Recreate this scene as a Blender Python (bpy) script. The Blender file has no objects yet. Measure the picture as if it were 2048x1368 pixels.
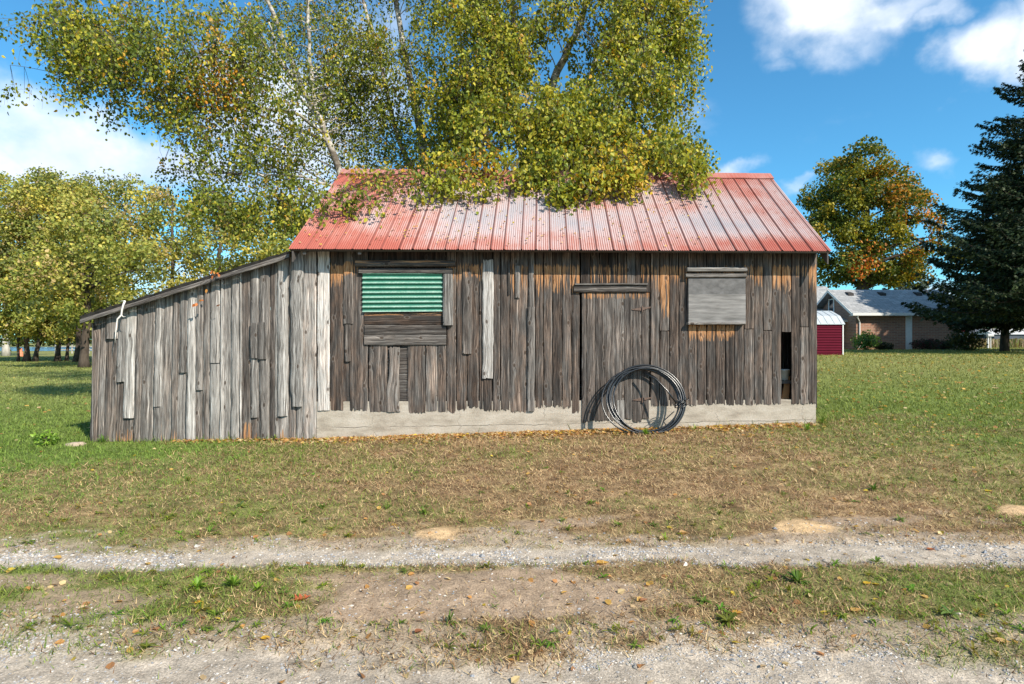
import bpy, math, random
import numpy as np
from mathutils import Vector

# ------------------------------------------------------------------ camera, sky, sun, exposure
SC = bpy.context.scene
COL = SC.collection
F, D, H = 1150.0, 9.2, 1.5           # focal length in photo pixels, distance to the barn front, eye height
cam_data = bpy.data.cameras.new("camera")
cam_data.sensor_width = 36.0
cam_data.lens = 36.0 * F / 2048.0
cam_data.clip_end = 3000
cam = bpy.data.objects.new("camera", cam_data)
COL.objects.link(cam)
cam.location = (0, -D, H)
cam.rotation_euler = (math.radians(90), 0, 0)
SC.camera = cam
SC.render.resolution_x, SC.render.resolution_y = 1024, 684
SC.view_settings.view_transform = 'Standard'
SC.view_settings.look = 'None'
SC.view_settings.gamma = 1
SC.view_settings.exposure = 0.68
SUN_EL, SUN_AZ = 38.0, 42.0          # azimuth to the right of straight behind the camera

sun_d = bpy.data.lights.new("sun", 'SUN')
sun_d.energy = 4.9
sun_d.angle = math.radians(0.5)
sun_d.color = (1.0, 0.925, 0.80)
sun = bpy.data.objects.new("sun", sun_d)
COL.objects.link(sun)
_s = Vector((math.sin(math.radians(SUN_AZ)) * math.cos(math.radians(SUN_EL)),
             -math.cos(math.radians(SUN_AZ)) * math.cos(math.radians(SUN_EL)), math.sin(math.radians(SUN_EL))))
sun.rotation_euler = _s.to_track_quat('Z', 'Y').to_euler()
sun.location = (10, -20, 20)


def nd(nt, typ, ins=None, **props):
    n = nt.nodes.new(typ)
    for k, v in props.items():
        setattr(n, k, v)
    for k, v in (ins or {}).items():
        s = n.inputs[k]
        if isinstance(v, bpy.types.NodeSocket):
            nt.links.new(v, s)
        elif isinstance(v, bpy.types.Node):
            nt.links.new(v.outputs[0], s)
        else:
            s.default_value = v
    return n


def M(nt, op, a, b=0.0, c=0.0, clamp=False):
    n = nd(nt, 'ShaderNodeMath', {0: a, 1: b, 2: c}, operation=op)
    n.use_clamp = clamp
    return n.outputs[0]


def ramp(nt, fac, stops, interp='LINEAR'):
    n = nt.nodes.new('ShaderNodeValToRGB')
    n.color_ramp.interpolation = interp
    el = n.color_ramp.elements
    while len(el) > 1:
        el.remove(el[-1])
    el[0].position = stops[0][0]
    el[0].color = (*stops[0][1], 1)
    for p, c in stops[1:]:
        e = el.new(p)
        e.color = (*c, 1)
    nt.links.new(fac, n.inputs[0])
    return n.outputs[0]


def mix(nt, f, a, b, typ='MIX'):
    n = nt.nodes.new('ShaderNodeMix')
    n.data_type = 'RGBA'
    n.blend_type = typ
    for k, v in ((0, f), (6, a), (7, b)):
        if isinstance(v, bpy.types.NodeSocket):
            nt.links.new(v, n.inputs[k])
        else:
            n.inputs[k].default_value = (*v, 1) if isinstance(v, tuple) and len(v) == 3 else v
    return n.outputs[2]


def srange(nt, v, a, b, c=0.0, d=1.0):
    return nd(nt, 'ShaderNodeMapRange', {0: v, 1: a, 2: b, 3: c, 4: d}, interpolation_type='SMOOTHSTEP').outputs[0]


def vmul(nt, v, s):
    return nd(nt, 'ShaderNodeVectorMath', {0: v, 1: s}, operation='MULTIPLY').outputs[0]


def noise(nt, vec, scale=1.0, detail=4, rough=0.55, dist=0.0):
    return nd(nt, 'ShaderNodeTexNoise', {'Vector': vec, 'Scale': scale, 'Detail': detail, 'Roughness': rough,
                                         'Distortion': dist}).outputs[0]


world = bpy.data.worlds.new("World")
SC.world = world
world.use_nodes = True
nt = world.node_tree
nt.nodes.clear()
sky = nd(nt, 'ShaderNodeTexSky', sky_type='NISHITA', sun_disc=False, sun_elevation=math.radians(SUN_EL),
         sun_rotation=math.radians(180 - SUN_AZ), altitude=100, air_density=1.0, dust_density=0.3, ozone_density=2.5)
tc = nd(nt, 'ShaderNodeTexCoord')
sep = nd(nt, 'ShaderNodeSeparateXYZ', {0: tc.outputs['Generated']})
az = M(nt, 'ARCTAN2', sep.outputs[0], sep.outputs[1])
el = M(nt, 'ARCSINE', sep.outputs[2])
wn = nd(nt, 'ShaderNodeTexNoise', {'Vector': tc.outputs['Generated'], 'Scale': 5.0, 'Detail': 6, 'Roughness': 0.55})
wn2 = nd(nt, 'ShaderNodeTexNoise', {'Vector': vmul(nt, tc.outputs['Generated'], (1, 1, 1.6)), 'Scale': 4.6, 'Detail': 8, 'Roughness': 0.55})
ws = nd(nt, 'ShaderNodeSeparateXYZ', {0: wn.outputs['Color']})
azw = M(nt, 'ADD', az, M(nt, 'MULTIPLY', M(nt, 'SUBTRACT', ws.outputs[0], 0.5), 0.24))
elw = M(nt, 'ADD', el, M(nt, 'MULTIPLY', M(nt, 'SUBTRACT', ws.outputs[1], 0.5), 0.18))
acc_c = None
for (cx, cy, rx, ry, wgt) in [(1660, 30, 200, 125, 1.35), (1570, 140, 60, 34, .6), (1790, 10, 190, 75, 1.15), (1985, 75, 150, 115, 1.5), (1880, 10, 110, 50, 1.1),
                              (2150, 20, 200, 170, 1.2), (1900, -260, 600, 150, 1.0), (60, 250, 150, 80, .62), (30, 335, 240, 50, .8),
                              (330, 340, 380, 80, 1.25), (590, 260, 230, 200, 1.25), (700, 120, 130, 160, .9), (1440, 350, 90, 24, 1.0), (1330, 330, 60, 30, .7),
                              (1585, 392, 50, 26, .85), (1895, 335, 70, 34, .62), (1850, 575, 90, 40, 1.1), (1700, 640, 600, 30, .8), (500, 560, 900, 90, .9),
                              (150, -500, 900, 200, .8)]:
    vx, vz = (cx - 1024) / F, (684 - cy) / F
    a0 = math.atan2(vx, 1)
    e0 = math.atan2(vz, math.hypot(vx, 1))
    ca = rx / F / (1 + vx * vx)
    ce = ry / F / math.hypot(vx, 1) ** 1 / (1 + vz * vz)
    dx = M(nt, 'DIVIDE', M(nt, 'SUBTRACT', azw, a0), ca)
    dz = M(nt, 'DIVIDE', M(nt, 'SUBTRACT', elw, e0), ce)
    r2 = M(nt, 'ADD', M(nt, 'MULTIPLY', dx, dx), M(nt, 'MULTIPLY', dz, dz))
    b = M(nt, 'MULTIPLY', M(nt, 'SUBTRACT', 1.25, M(nt, 'SQRT', r2), clamp=True), wgt)
    acc_c = b if acc_c is None else M(nt, 'MAXIMUM', acc_c, b)
# clouds behind the camera
back = M(nt, 'MULTIPLY', srange(nt, sep.outputs[1], 0.1, -0.3), srange(nt, wn2.outputs[0], 0.45, 0.62))
acc_c = M(nt, 'MAXIMUM', acc_c, back)
dens = srange(nt, M(nt, 'ADD', acc_c, M(nt, 'MULTIPLY', M(nt, 'SUBTRACT', wn2.outputs[0], 0.5), 2.7)), 0.12, 1.3)
skyc = mix(nt, 1.0, sky.outputs[0], (0.45, 1.0, 1.15), 'MULTIPLY')
cloudc = mix(nt, srange(nt, wn.outputs[0], 0.35, 0.7), (4.4, 5.2, 6.4), (7.2, 7.4, 7.6))
fin = mix(nt, dens, skyc, cloudc)
bg = nd(nt, 'ShaderNodeBackground', {'Color': fin, 'Strength': 0.112})
out = nd(nt, 'ShaderNodeOutputWorld', {0: bg})


# ------------------------------------------------------------------ helpers
def P(px, py, Y):
    """point on the plane y = Y that the photograph shows at px, py"""
    t = (Y + D) / F
    return np.array([(px - 1024) * t, Y, H - (py - 684) * t])


def hash2(ix, iy, seed):
    h = (ix.astype(np.int64) * 374761393 + iy.astype(np.int64) * 668265263 + seed * 974711) & 0x7fffffff
    h = ((h ^ (h >> 13)) * 1274126177) & 0x7fffffff
    return ((h ^ (h >> 16)) & 0xffff) / 65535.0


def vnoise(x, y, seed=0):
    x = np.asarray(x, float); y = np.asarray(y, float)
    ix = np.floor(x); iy = np.floor(y)
    fx = x - ix; fy = y - iy
    fx = fx * fx * (3 - 2 * fx); fy = fy * fy * (3 - 2 * fy)
    a = hash2(ix, iy, seed); b = hash2(ix + 1, iy, seed); c = hash2(ix, iy + 1, seed); d = hash2(ix + 1, iy + 1, seed)
    return (a * (1 - fx) + b * fx) * (1 - fy) + (c * (1 - fx) + d * fx) * fy


def fbm(x, y, seed=0, oct=4):
    v = 0; a = .5; t = 0
    for i in range(oct):
        v = v + a * vnoise(x * 2 ** i, y * 2 ** i, seed + i * 17); t += a; a *= .55
    return v / t


def noise3(p, s, seed=0):
    return (vnoise(p[:, 0] * s, p[:, 1] * s + p[:, 2] * s * .7, seed) + vnoise(p[:, 2] * s, p[:, 0] * s * .6 - p[:, 1] * s, seed + 5)) / 2


def sm(a, b, x):
    t = np.clip((np.asarray(x, float) - a) / (b - a), 0, 1)
    return t * t * (3 - 2 * t)


class Acc:
    """collects vertices and polygons of one mesh"""
    def __init__(s):
        s.V, s.Fc, s.C, s.U, s.MI, s.n = [], [], [], [], [], 0

    def add(s, V, faces, col=None, uv=None, mi=0):
        V = np.asarray(V, float).reshape(-1, 3)
        for f in (faces if isinstance(faces, list) else [faces]):
            f = np.asarray(f, int)
            s.Fc.append(f + s.n); s.MI.append(np.full(len(f), mi))
        c = np.ones((len(V), 4)) * .5
        if col is not None:
            col = np.asarray(col, float)
            c[:, :col.shape[-1]] = col
        s.C.append(c)
        s.U.append(np.zeros((len(V), 3)) if uv is None else np.asarray(uv, float))
        s.V.append(V); s.n += len(V)

    def box(s, a, b, col=None, mi=0):
        a = np.minimum(a, b) * 1.0; b2 = np.maximum(a, b) * 1.0
        x0, y0, z0 = a; x1, y1, z1 = np.maximum(a, b2)
        V = [(x0, y0, z0), (x1, y0, z0), (x1, y1, z0), (x0, y1, z0), (x0, y0, z1), (x1, y0, z1), (x1, y1, z1), (x0, y1, z1)]
        Fq = [(3, 2, 1, 0), (4, 5, 6, 7), (0, 1, 5, 4), (1, 2, 6, 5), (2, 3, 7, 6), (3, 0, 4, 7)]
        s.add(V, np.array(Fq), None if col is None else np.tile(col, (8, 1)), None, mi)

    def prism(s, poly, vec, col=None, mi=0):
        """polygon (list of 3D points) extruded along vec"""
        poly = np.asarray(poly, float); n = len(poly)
        V = np.concatenate([poly, poly + np.asarray(vec, float)])
        side = np.array([(i, (i + 1) % n, (i + 1) % n + n, i + n) for i in range(n)])
        s.add(V, [side, np.array([list(range(n))[::-1]]), np.array([list(range(n, 2 * n))])],
              None if col is None else np.tile(col, (2 * n, 1)), None, mi)

    def tube(s, pts, rad, sides=6, col=None, cap=True, mi=0):
        pts = np.asarray(pts, float); n = len(pts)
        rad = np.broadcast_to(np.asarray(rad, float), (n,))
        T = np.gradient(pts, axis=0); T /= np.linalg.norm(T, axis=1)[:, None] + 1e-9
        ref = np.array([0, 0, 1.0]) if abs(T[:, 2]).mean() < .8 else np.array([1.0, 0, 0])
        A = np.cross(T, ref); A /= np.linalg.norm(A, axis=1)[:, None] + 1e-9
        B = np.cross(A, T)
        an = np.arange(sides) / sides * 2 * np.pi
        V = pts[:, None] + rad[:, None, None] * (np.cos(an)[None, :, None] * A[:, None] + np.sin(an)[None, :, None] * B[:, None])
        i = np.arange(n - 1)[:, None] * sides; j = np.arange(sides)[None]; j2 = (j + 1) % sides
        Fq = np.stack([i + j, i + j2, i + sides + j2, i + sides + j], -1).reshape(-1, 4)
        ln = np.concatenate([[0], np.cumsum(np.linalg.norm(np.diff(pts, axis=0), axis=1))])
        uv = np.stack([np.broadcast_to(an / 6.28 * .3, (n, sides)), np.broadcast_to(ln[:, None], (n, sides)), np.zeros((n, sides))], -1).reshape(-1, 3)
        fs = [Fq]
        if cap:
            fs += [np.array([list(range(sides))[::-1]]), np.array([list(range((n - 1) * sides, n * sides))])]
        s.add(V.reshape(-1, 3), fs, None if col is None else np.tile(col, (n * sides, 1)), uv, mi)

    def build(s, name, mats, parent=None, smooth=False, label=None):
        V = np.concatenate(s.V)
        me = bpy.data.meshes.new(name)
        me.vertices.add(len(V)); me.vertices.foreach_set('co', V.ravel())
        tot = np.concatenate([np.full(len(f), f.shape[1]) for f in s.Fc])
        idx = np.concatenate([f.ravel() for f in s.Fc])
        me.loops.add(len(idx)); me.loops.foreach_set('vertex_index', idx)
        me.polygons.add(len(tot))
        me.polygons.foreach_set('loop_start', np.concatenate([[0], np.cumsum(tot)[:-1]]))
        me.polygons.foreach_set('loop_total', tot)
        mats = mats if isinstance(mats, (list, tuple)) else [mats]
        for m in mats:
            me.materials.append(m)
        if len(mats) > 1:
            me.polygons.foreach_set('material_index', np.concatenate(s.MI))
        a = me.attributes.new('Col', 'FLOAT_COLOR', 'POINT'); a.data.foreach_set('color', np.concatenate(s.C).ravel())
        a = me.attributes.new('guv', 'FLOAT_VECTOR', 'POINT'); a.data.foreach_set('vector', np.concatenate(s.U).ravel())
        me.update(calc_edges=True)
        me.polygons.foreach_set('use_smooth', np.full(len(tot), smooth))
        o = bpy.data.objects.new(name, me)
        COL.objects.link(o)
        if parent:
            o.parent = parent
            o.matrix_parent_inverse = parent.matrix_world.inverted()
        if label:
            o['label'] = label
        return o


def empty(name, loc, label, cat, group=None):
    o = bpy.data.objects.new(name, None)
    COL.objects.link(o)
    o.location = loc
    o.empty_display_size = .2
    bpy.context.view_layer.update()
    return tag(o, label, cat, group)


def tag(o, label=None, cat=None, group=None, kind=None):
    if label: o['label'] = label
    if cat: o['category'] = cat
    if group: o['group'] = group
    if kind: o['kind'] = kind
    return o


# ------------------------------------------------------------------ ground shape and cover fields
def gz(x, y):
    x = np.asarray(x, float); y = np.asarray(y, float)
    wall = np.interp(x, [-12, -7, -3.1, 4.9, 9], [-.08, -.1, -.055, .195, .26])
    t = sm(-4.2, -.2, y)
    z = wall * t
    z = z + sm(0, 17, y) * sm(-5, 9, x) * .68
    z = z + sm(4, 40, y) * (1 - sm(-5, 9, x)) * .08
    z = z + sm(-60, -160, x) * sm(30, 90, y) * 0
    near = np.clip(1 - np.hypot(x, y + 5) / 14, 0, 1)
    z = z + (fbm(x * 1.3, y * 1.3, 3, 4) - .5) * .05 * near * (1 - .8 * sm(-.7, 0, y))
    tr1, tr2, sk, dirt, sand = cover(x, y)[:5]
    z = z - .018 * tr1 - .02 * tr2
    for (cx, cy, r, h) in SANDS:
        z = z + h * np.exp(-((x - cx) ** 2 + (y - cy) ** 2) / (r * r * .4))
    return z


SANDS = [(-.587, -4.68, .17, .022), (2.36, -4.49, .22, .02), (4.55, -4.08, .2, .02)]


def cover(x, y):
    x = np.asarray(x, float); y = np.asarray(y, float)
    e = (fbm(x * 1.1, y * 2.6, 11, 4) - .5)
    e2 = (fbm(x * 5, y * 7, 12, 3) - .5)
    yc = -5.14 + .028 * x
    hw = .175 + .010 * x
    tr1 = 1 - sm(-.09, .10, np.abs(y - yc) - hw + e * .22 + e2 * .14)
    ye = -6.40 - .012 * x + .09 * np.sin(x * 1.7)
    tr2 = 1 - sm(-.14, .14, y - ye + e * .5 + e2 * .3)
    a = y - (yc + hw)
    sk = sm(-.02, .06, a) * (1 - sm(.08, .42, a + e * 1.2 + e2 * .6)) * .9
    sk = np.maximum(sk, .85 * (1 - sm(.0, .2, np.abs(y + 6.22) - .08 + e * .5 + e2 * .3)))
    dirt = 1 - sm(.75, 1.15, np.hypot((x - .1) / 1.25, (y + 5.80) / .34) + e * 1.1 + e2 * .6)
    for (cx, cy, rx, ry) in [(-2.35, -5.85, .45, .16), (-1.05, -5.55, .4, .12), (.45, -4.42, .45, .14), (-3.2, -5.6, .5, .12), (3.0, -4.35, .5, .12)]:
        dirt = np.maximum(dirt, .85 * (1 - sm(.6, 1.2, np.hypot((x - cx) / rx, (y - cy) / ry) + e * 1.5 + e2)))
    sand = np.zeros_like(x)
    for (cx, cy, r, h) in SANDS:
        sand = np.maximum(sand, 1 - sm(.75, 1.15, np.hypot(x - cx, (y - cy) * 1.2) / r + e2 * 1.2 + e * .6))
    # how green
    g = .12 + .62 * sm(2.2, 6.2, x + .35 * (y + 1)) + .7 * sm(-3.6, -6.3, x - .2 * (y + 1)) * sm(-4.5, -1.0, y)
    g = g + .16 * (1 - sm(-5.3, -5.7, y) * 0) * sm(-5.2, -5.45, y) * (.6 + 1.6 * sm(.9, 2.0, np.abs(x)))
    g = g + sm(0.3, 2.5, y) * .9 + .25 * sm(-2.6, -1.6, x) * 0
    g = g + .3 * sm(0, -3.0, x) + (fbm(x * .35 + 9, y * .35, 37, 3) - .5) * .9 * sm(-.5, 4, y) - .12 * sm(0, 5, y) + (fbm(x * .9, y * 1.2, 31, 4) - .5) * .85 + (fbm(x * 3.5, y * 4.5, 33, 3) - .5) * .5
    g = np.clip(g, 0, 1)
    return tr1, tr2, sk, dirt, sand, g


def drive(x, y):
    """the paved drive behind, on the right"""
    d1 = 1 - sm(.9, 1.15, np.abs(y - (31.2 - .62 * (x - 24) * sm(24, 30, x))) )
    d1 = d1 * sm(21, 23, x)
    return d1


def ground_colour(x, y):
    tr1, tr2, sk, dirt, sand, g = cover(x, y)
    n = np.clip((fbm(x * 7, y * 9, 41, 3) - .5) * 1.9 + .5, 0, 1)[..., None]
    dry = np.array([.17, .108, .057]) * (1 - n) + np.array([.36, .24, .13]) * n
    grn = np.array([.085, .115, .025]) * (1 - n) + np.array([.17, .21, .05]) * n
    far = sm(2, 12, y)[..., None]
    grn = grn * (1 - far) + np.array([.20, .20, .062]) * far
    c = dry * (1 - g[..., None]) + grn * g[..., None]
    dn = fbm(x * 14, y * 14, 51, 3)[..., None]

    def put(c, m, col):
        m = m[..., None]
        return c * (1 - m) + col * m
    c = put(c, sk * .9, np.array([.36, .28, .205]) * (.75 + .5 * dn))
    c = put(c, dirt, np.array([.33, .237, .16]) * (.7 + .5 * dn))
    gr = np.array([.40, .335, .265]) * (.7 + .6 * dn)
    c = put(c, np.maximum(tr1, tr2), gr)
    c = put(c, sand, np.array([.52, .35, .19]) * (.85 + .3 * dn))
    c = put(c, drive(x, y), np.array([.22, .22, .23]))
    return c


# ------------------------------------------------------------------ materials
def new_mat(name):
    m = bpy.data.materials.new(name)
    m.use_nodes = True
    t = m.node_tree
    t.nodes.clear()
    return m, t


def finish(t, **ins):
    bs = nd(t, 'ShaderNodeBsdfPrincipled', ins)
    nd(t, 'ShaderNodeOutputMaterial', {0: bs})
    return bs


def attr(t, name='Col'):
    return nd(t, 'ShaderNodeAttribute', attribute_name=name)


def mat_wood(name='weathered_wood', rough=.85):
    m, t = new_mat(name)
    uv = attr(t, 'guv').outputs['Vector']
    ca = attr(t, 'Col')
    cs = nd(t, 'ShaderNodeSeparateXYZ', {0: ca.outputs['Vector']})
    tone, fresh, brown = cs.outputs[0], cs.outputs[1], cs.outputs[2]
    vo = nd(t, 'ShaderNodeTexVoronoi', {'Vector': vmul(t, uv, (6.2, 3.4, 1)), 'Scale': 1.0, 'Randomness': 1.0}, voronoi_dimensions='2D')
    kc = nd(t, 'ShaderNodeSeparateXYZ', {0: vo.outputs['Color']})
    act = M(t, 'GREATER_THAN', kc.outputs[0], 0.74)
    kd = M(t, 'MULTIPLY', srange(t, vo.outputs[0], 0.42, 0.03), act)
    knot = M(t, 'MULTIPLY', srange(t, vo.outputs[0], 0.135, 0.075), act)
    kring = M(t, 'MULTIPLY', M(t, 'MULTIPLY', srange(t, vo.outputs[0], 0.21, 0.14), srange(t, vo.outputs[0], .08, .13)), act)
    su = nd(t, 'ShaderNodeSeparateXYZ', {0: uv})
    wob = noise(t, vmul(t, uv, (3, 2.2, 1)), 1.0, 2)
    u2 = M(t, 'ADD', M(t, 'ADD', su.outputs[0], M(t, 'MULTIPLY', kd, 0.022)), M(t, 'MULTIPLY', wob, 0.05))
    uvw = nd(t, 'ShaderNodeCombineXYZ', {0: u2, 1: su.outputs[1]}).outputs[0]
    g1 = noise(t, vmul(t, uvw, (95, 2.2, 1)), 1.0, 6, .75)
    g2 = noise(t, vmul(t, uvw, (42, 1.0, 1)), 1.0, 4, .6)
    g3 = noise(t, vmul(t, uvw, (9, 1.7, 1)), 1.0, 4, .6)
    cr = noise(t, vmul(t, uvw, (62, .8, 1)), 1.0, 2, .5)
    cr2 = noise(t, vmul(t, uvw, (88, 2.0, 1)), 1.0, 1, .5)
    crack = M(t, 'MULTIPLY', srange(t, M(t, 'ABSOLUTE', M(t, 'SUBTRACT', cr, .5)), .03, .0), srange(t, g3, .42, .56))
    crack = M(t, 'MAXIMUM', crack, M(t, 'MULTIPLY', srange(t, cr2, .37, .31), .8))
    lite = srange(t, cr2, .64, .72)
    g4 = noise(t, vmul(t, uvw, (24, .55, 1)), 1.0, 3, .6)
    v = M(t, 'ADD', tone, M(t, 'MULTIPLY', M(t, 'SUBTRACT', g1, .5), 1.15))
    v = M(t, 'ADD', v, M(t, 'MULTIPLY', lite, .16))
    v = M(t, 'ADD', v, M(t, 'MULTIPLY', M(t, 'SUBTRACT', g4, .5), .55))
    v = M(t, 'ADD', v, M(t, 'MULTIPLY', M(t, 'SUBTRACT', g2, .5), .8))
    v = M(t, 'ADD', v, M(t, 'MULTIPLY', M(t, 'SUBTRACT', g3, .5), .55))
    base = ramp(t, v, [(0.0, (.013, .010, .009)), (.22, (.036, .031, .028)), (.42, (.094, .084, .077)), (.62, (.205, .19, .176)),
                       (.82, (.40, .375, .35)), (1.0, (.62, .6, .575))])
    base = mix(t, M(t, 'MULTIPLY', brown, srange(t, g3, .35, .65)), base, mix(t, 1.0, base, (1.3, .93, .72), 'MULTIPLY'))
    fr_ = M(t, 'ADD', M(t, 'MULTIPLY', M(t, 'SUBTRACT', g1, .5), 1.2), M(t, 'MULTIPLY', M(t, 'SUBTRACT', g2, .5), 3.2))
    fm = srange(t, M(t, 'ADD', fresh, M(t, 'MULTIPLY', fr_, M(t, 'MULTIPLY', fresh, 3.0, clamp=True))), .5, .74)
    fcol = ramp(t, g1, [(.3, (.15, .06, .022)), (.5, (.36, .17, .07)), (.68, (.60, .39, .23))])
    base = mix(t, fm, base, fcol)
    base = mix(t, M(t, 'MULTIPLY', kring, .2), base, (.26, .225, .2))
    base = mix(t, M(t, 'MULTIPLY', knot, .8), base, (.045, .028, .018))
    base = mix(t, M(t, 'MULTIPLY', crack, .88), base, (.009, .007, .006))
    hgt = M(t, 'ADD', M(t, 'MULTIPLY', g1, .6), M(t, 'ADD', M(t, 'MULTIPLY', g2, .7), M(t, 'MULTIPLY', crack, -1.2)))
    hgt = M(t, 'ADD', hgt, M(t, 'MULTIPLY', knot, .5))
    bp = nd(t, 'ShaderNodeBump', {'Strength': .8, 'Distance': .004, 'Height': hgt})
    finish(t, **{'Base Color': base, 'Roughness': rough, 'Normal': bp.outputs[0], 'Specular IOR Level': .25})
    return m


def mat_leaf(name='foliage', trans=.38, spec=.3, rough=.5):
    m, t = new_mat(name)
    c = attr(t, 'Col').outputs['Color']
    bs = nd(t, 'ShaderNodeBsdfPrincipled', {'Base Color': c, 'Roughness': rough, 'Specular IOR Level': spec})
    tr = nd(t, 'ShaderNodeBsdfTranslucent', {'Color': mix(t, 1.0, c, (1.25, 1.15, .55), 'MULTIPLY')})
    ms = nd(t, 'ShaderNodeMixShader', {0: trans, 1: bs.outputs[0], 2: tr.outputs[0]})
    nd(t, 'ShaderNodeOutputMaterial', {0: ms})
    return m


def mat_vcol(name, rough=.9, bump=0, bscale=60, var=0.0, spec=.3):
    """colour from the Col attribute with fine procedural variation"""
    m, t = new_mat(name)
    c = attr(t, 'Col').outputs['Color']
    tcg = nd(t, 'ShaderNodeNewGeometry').outputs['Position']
    n = noise(t, tcg, bscale, 4, .6)
    if var:
        c = mix(t, 1.0, c, nd(t, 'ShaderNodeCombineColor', {0: srange(t, n, .2, .8, 1 - var, 1 + var), 1: srange(t, n, .2, .8, 1 - var, 1 + var),
                                                          2: srange(t, n, .2, .8, 1 - var, 1 + var)}).outputs[0], 'MULTIPLY')
    ins = {'Base Color': c, 'Roughness': rough, 'Specular IOR Level': spec}
    if bump:
        ins['Normal'] = nd(t, 'ShaderNodeBump', {'Strength': .7, 'Distance': bump, 'Height': n}).outputs[0]
    finish(t, **ins)
    return m


def mat_plain(name, col, rough=.6, metal=0, var=.15, scale=8, bump=0.0, stretch=(1, 1, 1), spec=.4):
    m, t = new_mat(name)
    pos = vmul(t, nd(t, 'ShaderNodeNewGeometry').outputs['Position'], stretch)
    n = noise(t, pos, scale, 5, .6)
    c = ramp(t, n, [(.25, tuple(x * (1 - var) for x in col)), (.75, tuple(min(1, x * (1 + var)) for x in col))])
    ins = {'Base Color': c, 'Roughness': rough, 'Metallic': metal, 'Specular IOR Level': spec}
    if bump:
        ins['Normal'] = nd(t, 'ShaderNodeBump', {'Strength': .6, 'Distance': bump, 'Height': n}).outputs[0]
    finish(t, **ins)
    return m


def mat_ground():
    m, t = new_mat('ground_cover')
    c = attr(t, 'Col').outputs['Color']
    pos = nd(t, 'ShaderNodeNewGeometry').outputs['Position']
    n1 = noise(t, pos, 90, 5, .7)
    n2 = noise(t, pos, 11, 5, .6)
    n3 = noise(t, pos, .7, 4, .6)
    k = M(t, 'MULTIPLY', M(t, 'MULTIPLY', srange(t, n1, .2, .8, .45, 1.5), srange(t, n2, .2, .8, .72, 1.28)), srange(t, n3, .2, .8, .85, 1.15))
    c = mix(t, 1.0, c, nd(t, 'ShaderNodeCombineColor', {0: k, 1: k, 2: k}).outputs[0], 'MULTIPLY')
    h = M(t, 'ADD', M(t, 'MULTIPLY', n1, .5), n2)
    bp = nd(t, 'ShaderNodeBump', {'Strength': .7, 'Distance': .02, 'Height': h})
    finish(t, **{'Base Color': c, 'Roughness': .95, 'Normal': bp.outputs[0], 'Specular IOR Level': .15})
    return m


def mat_concrete():
    m, t = new_mat('old_concrete')
    pos = nd(t, 'ShaderNodeNewGeometry').outputs['Position']
    n1 = noise(t, pos, 45, 6, .7)
    n2 = noise(t, vmul(t, pos, (1, 1, 3)), 2.2, 5, .6)
    sp = nd(t, 'ShaderNodeSeparateXYZ', {0: pos})
    wig = noise(t, vmul(t, pos, (3, 1, 1)), 1.5, 5, .6)
    # cold joint running along the pour and a few vertical cracks
    jl = M(t, 'ADD', M(t, 'SUBTRACT', sp.outputs[2], M(t, 'MULTIPLY', sp.outputs[0], .016)), M(t, 'MULTIPLY', wig, .06))
    line = srange(t, M(t, 'ABSOLUTE', M(t, 'SUBTRACT', jl, .205)), .008, .0)
    cx = M(t, 'ADD', M(t, 'DIVIDE', sp.outputs[0], 1.37), M(t, 'MULTIPLY', noise(t, vmul(t, pos, (1, 1, 4)), 2.5, 4, .6), .22))
    vl = srange(t, M(t, 'ABSOLUTE', M(t, 'SUBTRACT', M(t, 'FRACT', cx), .5)), .0045, .0)
    c = ramp(t, n2, [(.32, (.25, .21, .165)), (.5, (.37, .32, .26)), (.68, (.43, .38, .32))])
    n5 = noise(t, pos, 9, 6, .75)
    c = mix(t, M(t, 'MULTIPLY', srange(t, n5, .58, .72), .5), c, (.16, .13, .10))
    k = srange(t, n1, .2, .8, .8, 1.14)
    c = mix(t, 1.0, c, nd(t, 'ShaderNodeCombineColor', {0: k, 1: k, 2: k}).outputs[0], 'MULTIPLY')
    ln = M(t, 'MULTIPLY', M(t, 'MAXIMUM', line, M(t, 'MULTIPLY', vl, .7)), srange(t, n2, .40, .55))
    c = mix(t, M(t, 'MULTIPLY', ln, .75), c, (.1, .085, .07))
    h = M(t, 'SUBTRACT', n1, M(t, 'MULTIPLY', ln, 1.5))
    bp = nd(t, 'ShaderNodeBump', {'Strength': .7, 'Distance': .008, 'Height': h})
    finish(t, **{'Base Color': c, 'Roughness': .95, 'Normal': bp.outputs[0]})
    return m


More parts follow.
